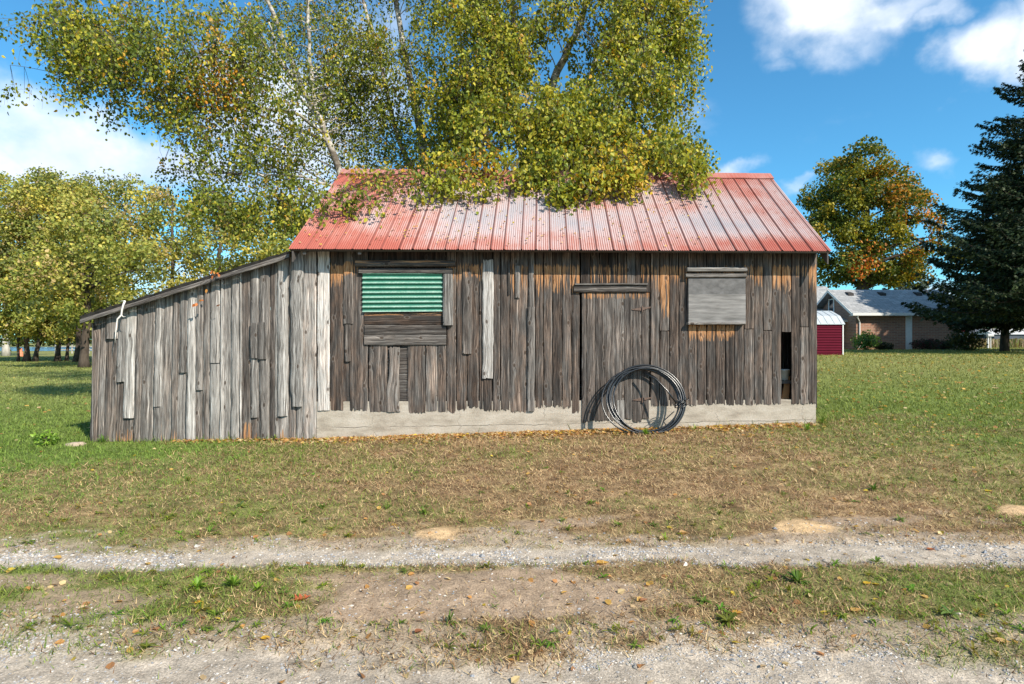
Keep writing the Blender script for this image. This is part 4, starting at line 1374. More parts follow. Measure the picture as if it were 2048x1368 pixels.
# ------------------------------------------------------------------ branch and twig on the lean-to
A = Acc()
br = [(250, 602), (247, 609), (244, 620), (243, 630), (235, 638), (233, 652), (231, 670), (230, 686)]
A.tube([P(x, y, -.25) for x, y in br], [.014, .015, .014, .014, .012, .010, .007, .003], 7)
A.tube([P(243, 630, -.25), P(247, 634, -.27), P(251, 633, -.28)], [.009, .005, .002], 6)
A.tube([P(250, 602, -.25), P(245, 602, -.2), P(238, 603, -.1)], [.011, .006, .003], 6)
tag(A.build('dead_branch', mat_plain('bare_white_wood', (.66, .62, .57), .8), None, True), 'crooked bleached branch hooked over the lean-to roof edge', 'branch')
A = Acc()
A.tube([P(432, 549, -.24), P(415, 556, -.26), P(402, 566, -.27), P(397, 585, -.26), P(398, 600, -.25), P(395, 610, -.24)], [.004, .003, .003, .002, .002, .001], 5, (.1, .07, .05))
A.tube([P(432, 549, -.24), P(411, 567, -.26), P(415, 580, -.25)], [.003, .002, .001], 5, (.1, .07, .05))
Rv = np.random.default_rng(4)
pts = [P(*p, -.26) for p in [(430, 548), (434, 545), (426, 551), (422, 549), (437, 548), (398, 602), (394, 606), (390, 608), (402, 600), (414, 578), (431, 543), (433, 613)]]
for i, p in enumerate(pts):
    pass
pts = np.array(pts); n = len(pts)
leaves(A, pts, Rv.normal(0, 1, (n, 3)) * (1, .4, 1) + (0, 0, -.5), Rv.normal(0, .5, (n, 3)) + (0, -1, 0), Rv.uniform(.05, .085, n), Rv.uniform(.035, .06, n),
       np.array([(.62, .19, .05), (.52, .16, .05), (.66, .30, .08)])[Rv.integers(0, 3, n)])
tag(A.build('withered_vine', LEAF, None, True), 'dry vine with orange leaves dangling from the lean-to roof edge', 'vine')

# stone and leafy plant by the lean-to corner, grass tufts at the wall foot
from mathutils import noise as mn
bm_V = []
A = Acc()
nu, nv = 18, 10
c = np.array([P(152, 884, -.35)[0], -.35, float(gz(P(152, 884, -.35)[0], -.35)) + .01])
for i in range(nv + 1):
    for j in range(nu):
        th, ph_ = math.pi * i / nv, 2 * math.pi * j / nu
        d_ = Vector((math.sin(th) * math.cos(ph_), math.sin(th) * math.sin(ph_), math.cos(th)))
        k = 1 + .35 * (mn.noise(d_ * 1.8)) + .15 * mn.noise(d_ * 5)
        bm_V.append((c[0] + .15 * k * d_.x, c[1] + .10 * k * d_.y, c[2] + .045 * k * d_.z))
A.add(bm_V, np.array([(i * nu + j, (i + 1) * nu + j, (i + 1) * nu + (j + 1) % nu, i * nu + (j + 1) % nu) for i in range(nv) for j in range(nu)]))
tag(A.build('stone', mat_plain('pale_stone', (.36, .28, .21), .9, 0, .25, 20, .01), None, True), 'flat pale stone in the grass at the lean-to corner', 'stone')
for (px, Y, s, n, lab, cl, wd) in [(1292, -.62, .13, 60, 'bright green grass tuft in front of the pipe coil', (.12, .25, .03), .05),
                                   (550, -.06, .12, 30, 'green grass tuft at the rotted foot of the lean-to boards', (.12, .19, .04), .05),
                                   (1645, -.05, .20, 50, 'long green grass tuft hugging the right corner of the concrete footing', (.09, .18, .03), .04),
                                   (1555, -.07, .11, 24, 'thin grass sprigs on the footing under the missing plank', (.14, .18, .06), .04),
                                   (1390, -.35, .11, 30, 'green grass tuft just right of the pipe coil', (.11, .22, .03), .05),
                                   (205, -.08, .16, 40, 'green grass tuft at the left corner of the lean-to', (.09, .2, .05), .05),
                                   (1616, -.6, .13, 40, 'bright low green patch in the lawn in front of the footing corner', (.09, .2, .02), .06)]:
    A = weed(px, 900, s, n, None, wd, cl, 1.0, Yoff=Y)
    tag(A.build('grass_tuft' if wd < .1 else 'leafy_weed', LEAF, None, True), lab, 'grass tuft' if wd < .1 else 'weed', 'green tufts along the wall foot')


# ------------------------------------------------------------------ birches
def resample(pts, n=40):
    pts = np.asarray(pts, float)
    d = np.concatenate([[0], np.cumsum(np.linalg.norm(np.diff(pts[:, :3], axis=0), axis=1))])
    t = np.linspace(0, d[-1], n)
    return np.stack([np.interp(t, d, pts[:, k]) for k in range(pts.shape[1])], -1)


def bez(a, b, c, n=6):
    t = np.linspace(0, 1, n)[:, None]
    return a * (1 - t) ** 2 + 2 * b * t * (1 - t) + c * t * t


def birch(label, seed, base, limbs, blobs, ncl, per, pal, palw, lsz, gap=.42, droop=(.3, .7), patches=(), holes=()):
    R = np.random.default_rng(seed)
    root = empty('birch_tree', base, label, 'tree', 'birches behind the barn')
    T = Acc(); W = Acc(); Lf = Acc()
    LP = []
    for lm in limbs:
        p = resample([(*P(a, b, y), r) for (a, b, y, r) in lm], 36)
        p[1:-1, :3] += R.normal(0, .012, (34, 3))
        kk = int(np.argmax(p[:, 3] < .02)) if (p[:, 3] < .02).any() else 36
        kk = max(kk, 2)
        T.tube(p[:kk, :3], p[:kk, 3], 9)
        if kk < 34:
            W.tube(p[kk - 1:, :3] + 0, p[kk - 1:, 3] * .7, 5)
        LP.append(p)
    LPa = np.concatenate(LP)
    # cluster origins
    C = []
    ws = np.array([b[6] * b[3] * b[4] for b in blobs], float); ws /= ws.sum()
    tries = R.choice(len(blobs), ncl * 3, p=ws)
    u = R.normal(0, 1, (ncl * 3, 3)); u /= np.linalg.norm(u, axis=1)[:, None]
    u *= (R.random(ncl * 3) ** .42)[:, None]
    for k, i in enumerate(tries):
        px, py, Y, rx, ry, rz, w = blobs[i]
        yy = Y + u[k, 1] * rz
        C.append(P(px + u[k, 0] * rx, py - u[k, 2] * ry, yy))
    C = np.array(C)
    C = C[(noise3(C, 1.3, seed) + .35 * (noise3(C, .55, seed + 3) - .5)) > gap][:ncl]
    for (hx, hy, hY, hr) in holes:
        C = C[np.linalg.norm((C - P(hx, hy, hY)) * (1, .6, 1) - (0, 0, .15), axis=1) > hr]
    # secondary branches
    order = R.permutation(len(C))
    nsec = max(30, len(C) // 14)
    SP = []
    for k in order[:nsec]:
        c = C[k]
        dd = np.linalg.norm(LPa[:, :3] - c, axis=1) + 1.2 * np.maximum(0, LPa[:, 2] - c[2] + .3)
        j = int(np.argmin(dd)); a = LPa[j]
        m = (a[:3] + c) / 2 + np.array([0, 0, .25 * np.linalg.norm(c - a[:3])]) + R.normal(0, .08, 3)
        b = bez(a[:3], m, c, 9)
        r0 = min(a[3] * .4, .015)
        b[1:-1] += R.normal(0, .02, (7, 3))
        (T if r0 > .012 else W).tube(b, np.linspace(r0, .004, 9), 5)
        SP.append(b)
    SPa = np.concatenate(SP) if SP else LPa[:, :3]
    allp = np.concatenate([SPa, LPa[:, :3]])
    cen = LPa[:, :3].mean(0)
    for c in C:
        dd = np.linalg.norm(allp - c, axis=1)
        j = int(np.argmin(dd)); a = allp[j]
        out = (c - cen) * np.array([1, 1, 0]); out /= np.linalg.norm(out) + 1e-6
        out = out + R.normal(0, .6, 3) * (1, 1, 0)
        dl = R.uniform(*droop)
        e = c + out * dl * .35 + np.array([0, 0, -dl])
        m = c + out * dl * .3 + np.array([0, 0, .04])
        tw = bez(c, m, e, 6)
        W.tube(np.concatenate([bez(a, (a + c) / 2 + np.array([0, 0, .08]), c, 4)[:-1], tw]), np.linspace(.004, .0015, 9), 3, cap=False)
        n = int(per * R.uniform(.5, 1.4))
        t = R.random(n)[:, None]
        p = tw[0] * (1 - t) ** 2 + 2 * m * t * (1 - t) + e * t * t + R.normal(0, .085, (n, 3))
        tip = np.stack([R.normal(0, .6, n), R.normal(0, .6, n), -np.abs(R.normal(.8, .5, n))], -1)
        nr = R.normal(0, 1, (n, 3)) + np.array([.3, -.8, .7])
        L = R.uniform(.55, 1.3, n) * lsz
        base_i = R.choice(len(pal), p=palw)
        ci = np.where(R.random(n) < .55, base_i, R.choice(len(pal), n, p=palw))
        col = np.array(pal)[ci] * R.uniform(.75, 1.3, (n, 1))
        for (qx, qy, rr, pc) in patches:
            qq = np.array([(c[0] / (c[1] + D)) * F + 1024 - qx, 684 - (c[2] - H) / (c[1] + D) * F - qy])
            if np.hypot(*qq) < rr:
                mk = R.random(n) < .3
                col[mk] = np.array(pc) * R.uniform(.8, 1.2, (mk.sum(), 1))
        leaves(Lf, p, tip, nr, L, L * .82, col)
    T.build('trunk', BIRCHBARK, root, True)
    Wm = W.build('twigs', TWIG, root)
    Lf.build('crown', LEAF, root)
    return root


GRN = [(.095, .13, .018), (.19, .22, .02), (.32, .31, .028), (.48, .41, .045), (.52, .30, .03), (.32, .23, .06)]
bl = P(720, 690, 7.0)
birch('leaning white birch with sparse olive leaves reaching left over the lean-to', 21, (bl[0], bl[1], float(gz(bl[0], bl[1]))),
      [[(740, 740, 7.0, .18), (722, 600, 7.0, .15), (705, 420, 6.9, .115), (680, 345, 6.8, .10), (655, 280, 6.6, .09), (640, 235, 6.5, .085), (600, 170, 6.3, .07), (570, 90, 6.0, .06), (535, 0, 5.6, .05), (490, -130, 5.0, .035)],
       [(640, 240, 6.5, .06), (628, 200, 6.5, .055), (620, 120, 6.5, .05), (616, 40, 6.5, .042), (612, -60, 6.5, .035), (605, -180, 6.5, .022)],
       [(600, 170, 6.4, .06), (560, 120, 6.0, .045), (500, 60, 5.6, .035), (440, 0, 5.2, .025)],
       [(650, 270, 6.6, .05), (590, 225, 6.0, .04), (500, 215, 5.2, .03), (400, 215, 3.8, .022), (300, 185, 3.0, .014), (150, 150, 2.3, .008), (20, 130, 1.8, .005)],
       [(690, 380, 6.8, .04), (600, 352, 5.2, .026), (480, 348, 3.9, .02), (400, 346, 3.3, .013), (330, 336, 3.0, .005)],
       [(655, 280, 6.6, .05), (560, 250, 5.6, .03), (440, 190, 3.8, .022), (250, 176, 2.6, .012), (120, 190, 2.0, .007)],
       [(640, 240, 6.5, .04), (560, 150, 6, .03), (545, 60, 5.8, .022), (500, -20, 5.5, .014)],
       [(700, 400, 6.8, .04), (640, 400, 5.4, .03), (595, 405, 4.6, .024), (562, 425, 4.2, .014), (530, 450, 4.0, .006)]],
      [(350, 90, 3.3, 230, 110, 1.3, .72), (180, 60, 2.3, 110, 100, .9, 1.0), (450, 200, 3.9, 160, 120, 1.2, 1.0), (520, 90, 4.4, 60, 90, .7, .5), (620, 150, 5.2, 70, 150, .5, .35), (560, 300, 4.6, 90, 60, .6, .5), (600, 60, 7.6, 120, 100, 1.0, .9),
       (560, 330, 6.6, 120, 80, 1.0, .8), (440, 350, 4.6, 130, 80, .9, .6), (80, 190, 2.0, 90, 55, .5, .4), (250, 320, 2.6, 160, 26, .4, .3), (620, 430, 4.6, 60, 60, .6, .7),
       (500, 420, 3.4, 100, 50, .6, .8), (400, 400, 2.8, 80, 40, .5, .5), (590, 400, 3.6, 60, 60, .6, .8), (640, 210, 7.9, 80, 110, .9, .8), (430, 300, 3.2, 130, 50, .7, .6), (420, -160, 5.4, 260, 140, 1.5, .6), (300, -420, 4.5, 330, 150, 2.0, .75), (40, 50, 2.0, 60, 60, .6, .25), (230, 110, 2.5, 120, 90, 1.2, .8), (700, 200, 7.9, 90, 160, 1, .8), (300, 230, 2.8, 110, 60, .8, .7), (640, 400, .45, 50, 50, .3, .32), (700, 390, .5, 60, 36, .2, .32), (740, 345, 1.4, 60, 22, .3, .3), (800, 372, .85, 60, 24, .2, .32), (820, 335, 1.4, 60, 22, .3, .5)],
      3900, 19, GRN, [.42, .30, .17, .06, .03, .02], .074, .43, (.2, .55),
      [(440, 160, 55, (.60, .27, .02)), (430, 80, 40, (.5, .3, .06))])
bm_ = P(850, 690, 7.6)
birch('dark stemmed birch in the shade behind the middle of the roof', 22, (bm_[0], bm_[1], float(gz(bm_[0], bm_[1]))),
      [[(860, 740, 7.6, .2), (858, 500, 7.6, .17), (850, 340, 7.6, .14), (830, 200, 7.7, .11), (800, 60, 7.8, .08), (780, -80, 7.9, .06), (770, -240, 8, .03)],
       [(856, 420, 7.6, .09), (790, 260, 7.4, .07), (760, 120, 7.3, .05), (720, -20, 7.2, .04)],
       [(850, 360, 7.6, .07), (930, 250, 7.6, .05), (960, 100, 7.6, .04), (980, -60, 7.6, .03)]],
      [(760, 100, 7.2, 130, 130, 1.1, 1.0), (850, 250, 7.5, 130, 110, 1.1, .8), (780, 300, 6.6, 90, 70, .8, .5), (860, -60, 7.5, 200, 110, 1.3, 1.0), (900, 350, 6.4, 110, 40, .7, .8),
       (740, 340, 5.6, 60, 50, .6, .5), (950, 140, 7.4, 120, 150, 1, .8)],
      1700, 19, GRN, [.40, .32, .18, .06, .02, .02], .084, .36)
br_ = P(1060, 690, 6.2)
birch('big leafy birch with yellow green leaves hanging over the red roof ridge', 23, (br_[0], br_[1], float(gz(br_[0], br_[1]))),
      [[(1050, 740, 6.2, .2), (1058, 480, 6.2, .18), (1062, 320, 6.1, .15), (1085, 220, 6.0, .12), (1120, 130, 5.9, .10), (1160, 50, 5.8, .08), (1190, -60, 5.7, .06), (1210, -220, 5.6, .03)],
       [(1060, 400, 6.2, .10), (1035, 260, 6.2, .085), (1030, 100, 6.2, .07), (1020, -80, 6.2, .05), (1010, -240, 6.2, .025)],
       [(1062, 330, 6.1, .09), (1150, 250, 5.6, .07), (1190, 120, 5.3, .05), (1250, 0, 5.1, .035)],
       [(1065, 380, 6.1, .07), (1180, 310, 5.3, .05), (1240, 200, 5, .04), (1290, 80, 4.8, .03)],
       [(1058, 420, 6.1, .07), (1010, 330, 5.2, .05), (960, 260, 4.6, .035), (900, 180, 4.3, .02)],
       [(1060, 410, 6.1, .05), (1130, 350, 4.6, .035), (1170, 330, 3.6, .02)],
       [(1062, 380, 6.1, .06), (1220, 340, 5.0, .04), (1330, 300, 4.4, .02)]],
      [(1080, 60, 4.8, 210, 150, 1.4, 1.0), (1060, 230, 4.4, 190, 110, 1.2, 1.0), (1250, 90, 5.0, 140, 150, 1.3, 1.0), (1300, 240, 4.8, 110, 120, 1.0, 1.1), (1180, 280, 4.0, 180, 80, 1.0, 1.0),
       (1365, 300, 4.8, 55, 60, .6, 1.0), (1345, 60, 5.2, 60, 180, .7, .8), (1070, 320, 3.0, 110, 45, .6, .9), (1200, -150, 5.4, 240, 150, 1.5, .9), (960, 20, 4.8, 130, 130, 1.1, .9), (900, 230, 4.6, 90, 110, .9, .7),
       (1010, 160, 4.0, 110, 140, .8, .8), (1240, 330, 3.4, 120, 30, .5, .8), (1110, 335, 1.3, 60, 26, .3, 1.6), (1105, 362, 1.0, 46, 16, .15, 1.8), (1130, 376, .85, 26, 18, .1, 2.0), (1085, 372, .9, 18, 14, .1, 1.6), (1255, 345, 1.05, 30, 22, .15, 2.2), (1372, 338, 1.2, 30, 20, .2, 2.0), (1205, 340, 1.15, 40, 14, .15, 1.2), (900, 362, 1.0, 70, 20, .15, .9),
       (1045, 350, 1.1, 24, 18, .2, 2.2), (960, 315, 1.6, 90, 22, .4, .9), (1180, 310, 1.6, 120, 22, .4, .8), (1330, 300, 1.7, 70, 24, .4, .9), (1100, 240, 2.2, 180, 80, .6, .7), (1290, 200, 2.6, 110, 110, .7, .7),
       (1020, 368, .9, 60, 12, .2, 2.0), (1190, 352, 1.0, 60, 14, .2, 2.0)],
      4500, 22, GRN, [.22, .34, .28, .12, .02, .02], .088, .425, (.15, .6),
      [(1230, 320, 60, (.55, .38, .04)), (960, 310, 40, (.55, .28, .03))],
      [(1125, 120, 4.4, .75), (1080, 190, 4.2, .6), (1180, 70, 4.4, .5), (1235, 165, 4.2, .6), (1300, 150, 4.6, .45), (985, 290, 3.6, .5), (1150, 300, 3.4, .45), (960, 110, 4.2, .45), (1040, 20, 4.4, .45)])


# ------------------------------------------------------------------ other broadleaf trees
def crown_tree(name, label, cat, group, base, trunk_pts, trunk_mat, clumps, per, lsz, pal, palw, seed, mat=LEAF, limb=True, flat=.8, patches=()):
    R = np.random.default_rng(seed)
    root = empty(name, base, label, cat, group)
    T = Acc()
    tp = resample(trunk_pts, 18)
    tp[1:-1, :2] += R.normal(0, tp[0, 3] * .12, (16, 2))
    T.tube(tp[:, :3], tp[:, 3] * (1 + R.normal(0, .05, 18)), 10)
    top = tp[-1, :3]
    Lf = Acc()
    C = np.array([c[:3] for c in clumps]); Rr = np.array([c[3] for c in clumps])
    if limb:
        for i in R.permutation(len(C))[:max(8, len(C) // 4)]:
            j = int(np.argmin(np.linalg.norm(tp[6:, :3] - C[i], axis=1) + np.maximum(0, tp[6:, 2] - C[i][2] + 1) * 2)) + 6
            a = tp[j]
            b = bez(a[:3], (a[:3] + C[i]) / 2 + np.array([0, 0, .18]) * np.linalg.norm(C[i] - a[:3]), C[i], 7)
            T.tube(b, np.linspace(a[3] * .45, .02, 7), 5)
    base_c = R.choice(len(pal), len(C), p=palw)
    for c, r, bc in zip(C, Rr, base_c):
        n = int(per * R.uniform(.8, 1.2))
        u = R.normal(0, 1, (n, 3)); u /= np.linalg.norm(u, axis=1)[:, None]
        p = c + u * (r * R.random(n) ** .4)[:, None] * np.array([1, 1, flat])
        tip = R.normal(0, 1, (n, 3)) + (0, 0, -.3); nr = R.normal(0, .7, (n, 3)) + u + (0, 0, .4)
        L = R.uniform(.7, 1.3, n) * lsz
        ci = np.where(R.random(n) < .6, bc, R.choice(len(pal), n, p=palw))
        col = np.array(pal)[ci] * R.uniform(.7, 1.3, (n, 1))
        for (pc, rr, cl, pr) in patches:
            k = (np.linalg.norm(p - pc, axis=1) < rr) & (R.random(n) < pr * .5)
            col[k] = np.array(cl) * R.uniform(.7, 1.3, (k.sum(), 1))
        leaves(Lf, p, tip, nr, L, L * .8, col)
    T.build('trunk', trunk_mat, root, True)
    Lf.build('crown', mat, root)
    return root


def ellipsoid_clumps(R, c, rad, n, rmin, rmax, shell=.75):
    out = []
    for i in range(n):
        u = R.normal(0, 1, 3); u /= np.linalg.norm(u)
        k = R.uniform(shell, 1) if R.random() < .75 else R.uniform(.2, shell)
        out.append((*(np.array(c) + u * k * np.array(rad)), R.uniform(rmin, rmax)))
    return out


ROWP = [(.22, .25, .05), (.31, .32, .07), (.43, .39, .09), (.54, .45, .09), (.42, .31, .13), (.15, .175, .06)]
row = [  # px, depth, base trunk radius, lean px, top py, crown radius m, bottom py, label, bark
    (12, 62, .42, 0, 352, 5.0, 640, 'pale grey trunked tree at the far left beyond the reddish trunks', PALEBARK),
    (36, 44, .11, 2, 380, 3.4, 652, 'slimmest dark trunked tree, beside the orange marker', DARKBARK),
    (53, 44.5, .24, 2, 345, 4.6, 655, 'yellow green tree with a straight reddish trunk', REDBARK),
    (70, 44, .20, 14, 338, 4.6, 655, 'yellow green tree with a dark trunk leaning right, next to the reddish one', DARKBARK),
    (115, 45, .23, 0, 342, 5.0, 645, 'full crowned tree with a straight near black trunk', DARKBARK),
    (133, 45.5, .14, 5, 352, 4.4, 650, 'slender leaning tree with a pale scar at the trunk foot', DARKBARK),
    (152, 43.5, .24, 9, 360, 4.8, 648, 'dark tree leaning right behind the gnarled trunk', DARKBARK),
    (168, 34.5, .30, 6, 395, 4.2, 640, 'gnarled thick trunk with pale peeling bark closest to the lean-to', DARKBARK),
    (250, 46, .25, 0, 350, 5.6, 640, 'first yellow green tree rising over the low end of the lean-to', DARKBARK),
    (345, 44, .25, 0, 362, 5.6, 640, 'yellow green tree over the middle of the lean-to roof', DARKBARK),
    (440, 42, .25, 0, 378, 5.2, 640, 'olive tree over the high end of the lean-to roof', DARKBARK),
    (560, 38, .22, 0, 400, 4.8, 640, 'olive tree tucked against the left edge of the red roof', DARKBARK)]
for i, (px, d, tr, lean_, top, cr, bot, lab, bark) in enumerate(row):
    R = np.random.default_rng(100 + i)
    Y = d - D; x = (px - 1024) / F * d; z0 = float(gz(x, Y))
    zt = H + (684 - top) / F * d; zb = H + (684 - bot) / F * d
    lx = lean_ / F * d
    cl = []
    for k in range(5):
        f = k / 4
        zz = zb + .55 + (zt - zb - 2.2) * f
        rr = cr * [.72, 1.0, 1.0, .82, .5][k]
        cl += ellipsoid_clumps(R, (x + lx * (1 + f) + R.uniform(-.5, .5), Y + R.uniform(-.5, .5), zz), (rr, rr, 1.3), 13, .8, 1.35)
    w = np.array([.24, .26, .2, .1, .1, .1]); w = np.clip(w + R.normal(0, .04, 6), .02, 1); w /= w.sum()
    crown_tree('row_tree', lab, 'tree', 'trees in the row beyond the left lawn', (x, Y, z0),
               [(x, Y, z0 - .1, tr * 1.25), (x + lx * .2, Y, z0 + .6, tr * .8), (x + lx, Y, zb + .5, tr * .62), (x + lx * 1.6, Y, (zb + zt) / 2, tr * .5), (x + lx * 2, Y, zt - 1.5, .04)],
               bark, cl, 150, .21, ROWP, w, 200 + i)

# sugar maple behind the brick house
R = np.random.default_rng(9)
dm = 58.0; Y = dm - D
xm_ = (1722 - 1024) / F * dm; zm = float(gz(xm_, Y))
cl = []
for (px, py, rx, ry, n) in [(1735, 345, 75, 38, 20), (1700, 330, 45, 30, 9), (1790, 370, 55, 35, 14), (1665, 400, 55, 45, 16), (1735, 420, 90, 60, 30), (1815, 435, 55, 50, 16),
                            (1650, 480, 55, 50, 18), (1740, 500, 90, 50, 26), (1820, 510, 45, 45, 13), (1680, 545, 55, 28, 12), (1765, 550, 60, 25, 10), (1840, 390, 30, 40, 7), (1620, 440, 26, 40, 7), (1860, 520, 30, 40, 6)]:
    cl += ellipsoid_clumps(R, P(px, py, Y), (rx / F * dm, 4.5, ry / F * dm), n, .85, 1.5)
pt = [(P(1835, 470, Y - 2), 2.6, (.62, .22, .03), .6), (P(1745, 515, Y - 4), 2.0, (.55, .2, .03), .55), (P(1800, 380, Y - 2), 3.4, (.46, .22, .03), .5),
      (P(1850, 530, Y - 1), 2.0, (.58, .3, .03), .6), (P(1715, 345, Y), 3.0, (.38, .25, .03), .4), (P(1725, 545, Y - 3), 1.6, (.6, .16, .03), .6), (P(1640, 450, Y - 3), 2.0, (.32, .2, .03), .3)]
crown_tree('maple_tree', 'big maple turning orange and green, behind the brick house', 'tree', None, (xm_, Y, zm),
           [(xm_, Y, zm - .2, .9), (xm_, Y, zm + 2, .7), (xm_ + .3, Y, zm + 6, .55), (xm_ + .6, Y, zm + 11, .35), (xm_ + .8, Y, zm + 17, .08)],
           DARKBARK, cl, 210, .27, [(.07, .10, .016), (.12, .15, .02), (.24, .23, .025), (.38, .30, .03), (.5, .24, .04)], [.34, .32, .22, .10, .02], 77, patches=pt)


# ------------------------------------------------------------------ conifers
def spruce(label, x, y, height, prof, seed, nb, pal, tilt=0.0, start=.09, dens=1.0, trunk_r=.3, name='spruce_tree', nsz=.16, cutoff=None):
    R = np.random.default_rng(seed)
    z0 = float(gz(x, y))
    root = empty(name, (x, y, z0), label, 'tree', 'dark spruces at the right')
    T = Acc(); N = Acc()
    ax = lambda h: np.array([x + tilt * h, y, z0 + h])
    T.tube([ax(-.1), ax(1.2), ax(height * .5), ax(height * .98)], [trunk_r * 1.25, trunk_r, trunk_r * .6, .02], 10)
    bs, dirs, ups, Ls, Ws, cs = [], [], [], [], [], []
    for i in range(nb):
        f = start + (1 - start) * (i + R.random()) / nb
        h = f * height
        r = np.interp(f, [p[0] for p in prof], [p[1] for p in prof]) * R.choice([.62, .85, 1.0, 1.12, 1.22]) * R.uniform(.9, 1.08)
        a = R.uniform(0, 6.28)
        dr = np.array([math.cos(a), math.sin(a), 0])
        n = 9; t = np.linspace(0, 1, n)[:, None]
        dp = .30 * (1 - f) + .12
        curve = ax(h) + dr * r * t + np.array([0, 0, 1]) * r * (-dp * t * 1.2 + .30 * t ** 3 + .12 * t)
        T.tube(curve, np.linspace(.045 * (1 - f) + .012, .006, n), 4)
        m = int(max(6, r * 34 * dens))
        tt = R.uniform(.10, 1, m)
        sd = np.cross(dr, (0, 0, 1))
        ctr = np.stack([np.interp(tt, t[:, 0], curve[:, k]) for k in range(3)], -1)
        lat = R.choice([-1, 1], m) * R.random(m) * r * .34 * (1.08 - tt) ** .6
        b = ctr + sd * lat[:, None] + R.normal(0, .03, (m, 3)) - np.array([0, 0, 1]) * (np.abs(lat) * .35)[:, None]
        d_ = dr * R.uniform(.3, 1, m)[:, None] + sd * np.sign(lat)[:, None] * R.uniform(.2, .9, m)[:, None] + np.array([0, 0, 1]) * R.uniform(-1.1, .15, m)[:, None]
        bs.append(b); dirs.append(d_); Ls.append(R.uniform(.8, 1.9, m) * nsz); ups.append(R.normal(0, .6, (m, 3)) + (0, 0, 1))
        cs.append(np.array(pal)[R.integers(0, len(pal), m)] * R.uniform(.7, 1.35, (m, 1)))
    b = np.concatenate(bs); d_ = np.concatenate(dirs); L = np.concatenate(Ls); u = np.concatenate(ups); c = np.concatenate(cs)
    # each spray is a narrow ragged blade with side barbs
    d_ /= np.linalg.norm(d_, axis=1)[:, None]; s = np.cross(d_, u); s /= np.linalg.norm(s, axis=1)[:, None] + 1e-9
    shp = np.array([(0, 0), (-.10, .12), (-.42, .35), (-.12, .38), (-.34, .66), (-.08, .66), (0, 1), (.08, .66), (.34, .62), (.12, .36), (.42, .33), (.10, .12)])
    V = b[:, None] + s[:, None] * (shp[None, :, :1] * L[:, None, None]) + d_[:, None] * (shp[None, :, 1:] * L[:, None, None])
    n = len(b)
    tri = np.array([(0, 1, 11), (1, 2, 3), (1, 3, 9), (1, 9, 11), (11, 9, 10), (3, 4, 5), (3, 5, 7), (3, 7, 9), (9, 7, 8), (5, 6, 7)])
    N.add(V.reshape(-1, 3), (tri[None] + 12 * np.arange(n)[:, None, None]).reshape(-1, 3), np.repeat(c, 12, 0))
    T.build('trunk', DARKBARK, root, True)
    N.build('crown', NEEDLE, root)


DG = [(.014, .027, .010), (.022, .038, .013), (.034, .050, .018)]
spruce('tall dark green spruce cut by the right edge of the view', 25.5, 17.8, 16.0,
       [(.0, 4.2), (.16, 4.7), (.28, 4.7), (.45, 3.9), (.6, 3.0), (.75, 2.1), (.88, 1.1), (1, .15)], 41, 320, DG, 0, .165, 3.2, nsz=.115)
spruce('smaller dark spruce with a bare leaning trunk behind the tall one', 28.6, 24.2, 11.0,
       [(.2, 3.4), (.3, 4.0), (.6, 2.6), (1, .1)], 42, 170, DG, .03, .17, 1.8, trunk_r=.2, nsz=.2)
spruce('broad dark spruce standing right of the brick house', 40.5, 23.5, 21.0,
       [(.1, 6.0), (.3, 5.6), (.6, 4.2), (1, .1)], 43, 330, DG, 0, .08, 2.0, nsz=.30)
spruce('bluish spruce top showing above the brick house roof', (1815 - 1024) / F * 72, 72 - D, 10.5,
       [(.1, 4.6), (.3, 4.4), (.6, 3.4), (.85, 2.2), (1, .3)], 44, 110, [(.06, .085, .06), (.08, .105, .075)], 0, .1, 1.3, nsz=.3)


# ------------------------------------------------------------------ brick house
BRICK = mat_brick()
SHING = mat_shingle('grey_shingles', (.33, .33, .33), (.24, .245, .25))
GLASS = mat_plain('window_glass', (.03, .035, .04), .08, 0, .2, 2, spec=.8)
hz = 1.0
house = empty('brick_house', (29, 36, hz), 'low brown brick house with grey shingle roof and white trim', 'house')
X0, X1, Y0, Y1 = 25.5, 33.5, 33.4, 39.2
ez, rz_ = 3.60, 5.53
yr = 36.2
A = Acc()
A.box((X0, Y0, hz - .6), (X1, Y1, ez - .06))
A.prism([(X0, Y0, ez - .06), (X0, Y1, ez - .06), (X0, yr, rz_ - .25)], (.2, 0, 0)); A.prism([(X1 - .2, Y0, ez - .06), (X1 - .2, Y1, ez - .06), (X1 - .2, yr, rz_ - .25)], (.2, 0, 0))
A.build('wall', BRICK, house)
A = Acc()
xa, xb = 24.95, 34.0
for (ya, sg) in ((32.95, 1), (39.65, -1)):
    A.prism([(xa, ya, ez - .10), (xa, yr, rz_ - .02), (xa, yr, rz_ + .10), (xa, ya, ez + .02)], (xb - xa, 0, 0))
hr = A.build('roof', SHING, house)
for px in (1697, 1761, 1833):
    A = Acc(); p = P(px, 587, 35.6)
    A.prism([(p[0] - .18, 35.3, 5.02), (p[0] - .18, 35.75, 5.28), (p[0] - .18, 35.75, 5.42), (p[0] - .18, 35.3, 5.28)], (.42, 0, 0))
    A.build('roof_vent', TAR, hr)
A = Acc()
A.box((xa, 32.86, ez - .16), (xb, 32.95, ez + .03))
A.build('gutter', WHITE, house)
A = Acc()
for ya in (32.93, 39.67):
    A.prism([(xa - .03, ya, ez - .2), (xa - .03, yr, rz_ - .12), (xa - .03, yr, rz_ + .09), (xa - .03, ya, ez + .01)], (.03, 0, 0))
A.box((xa, 32.96, ez - .18), (X1, Y0 - .01, ez - .14))
A.build('trim_board', WHITE, house)
A = Acc()
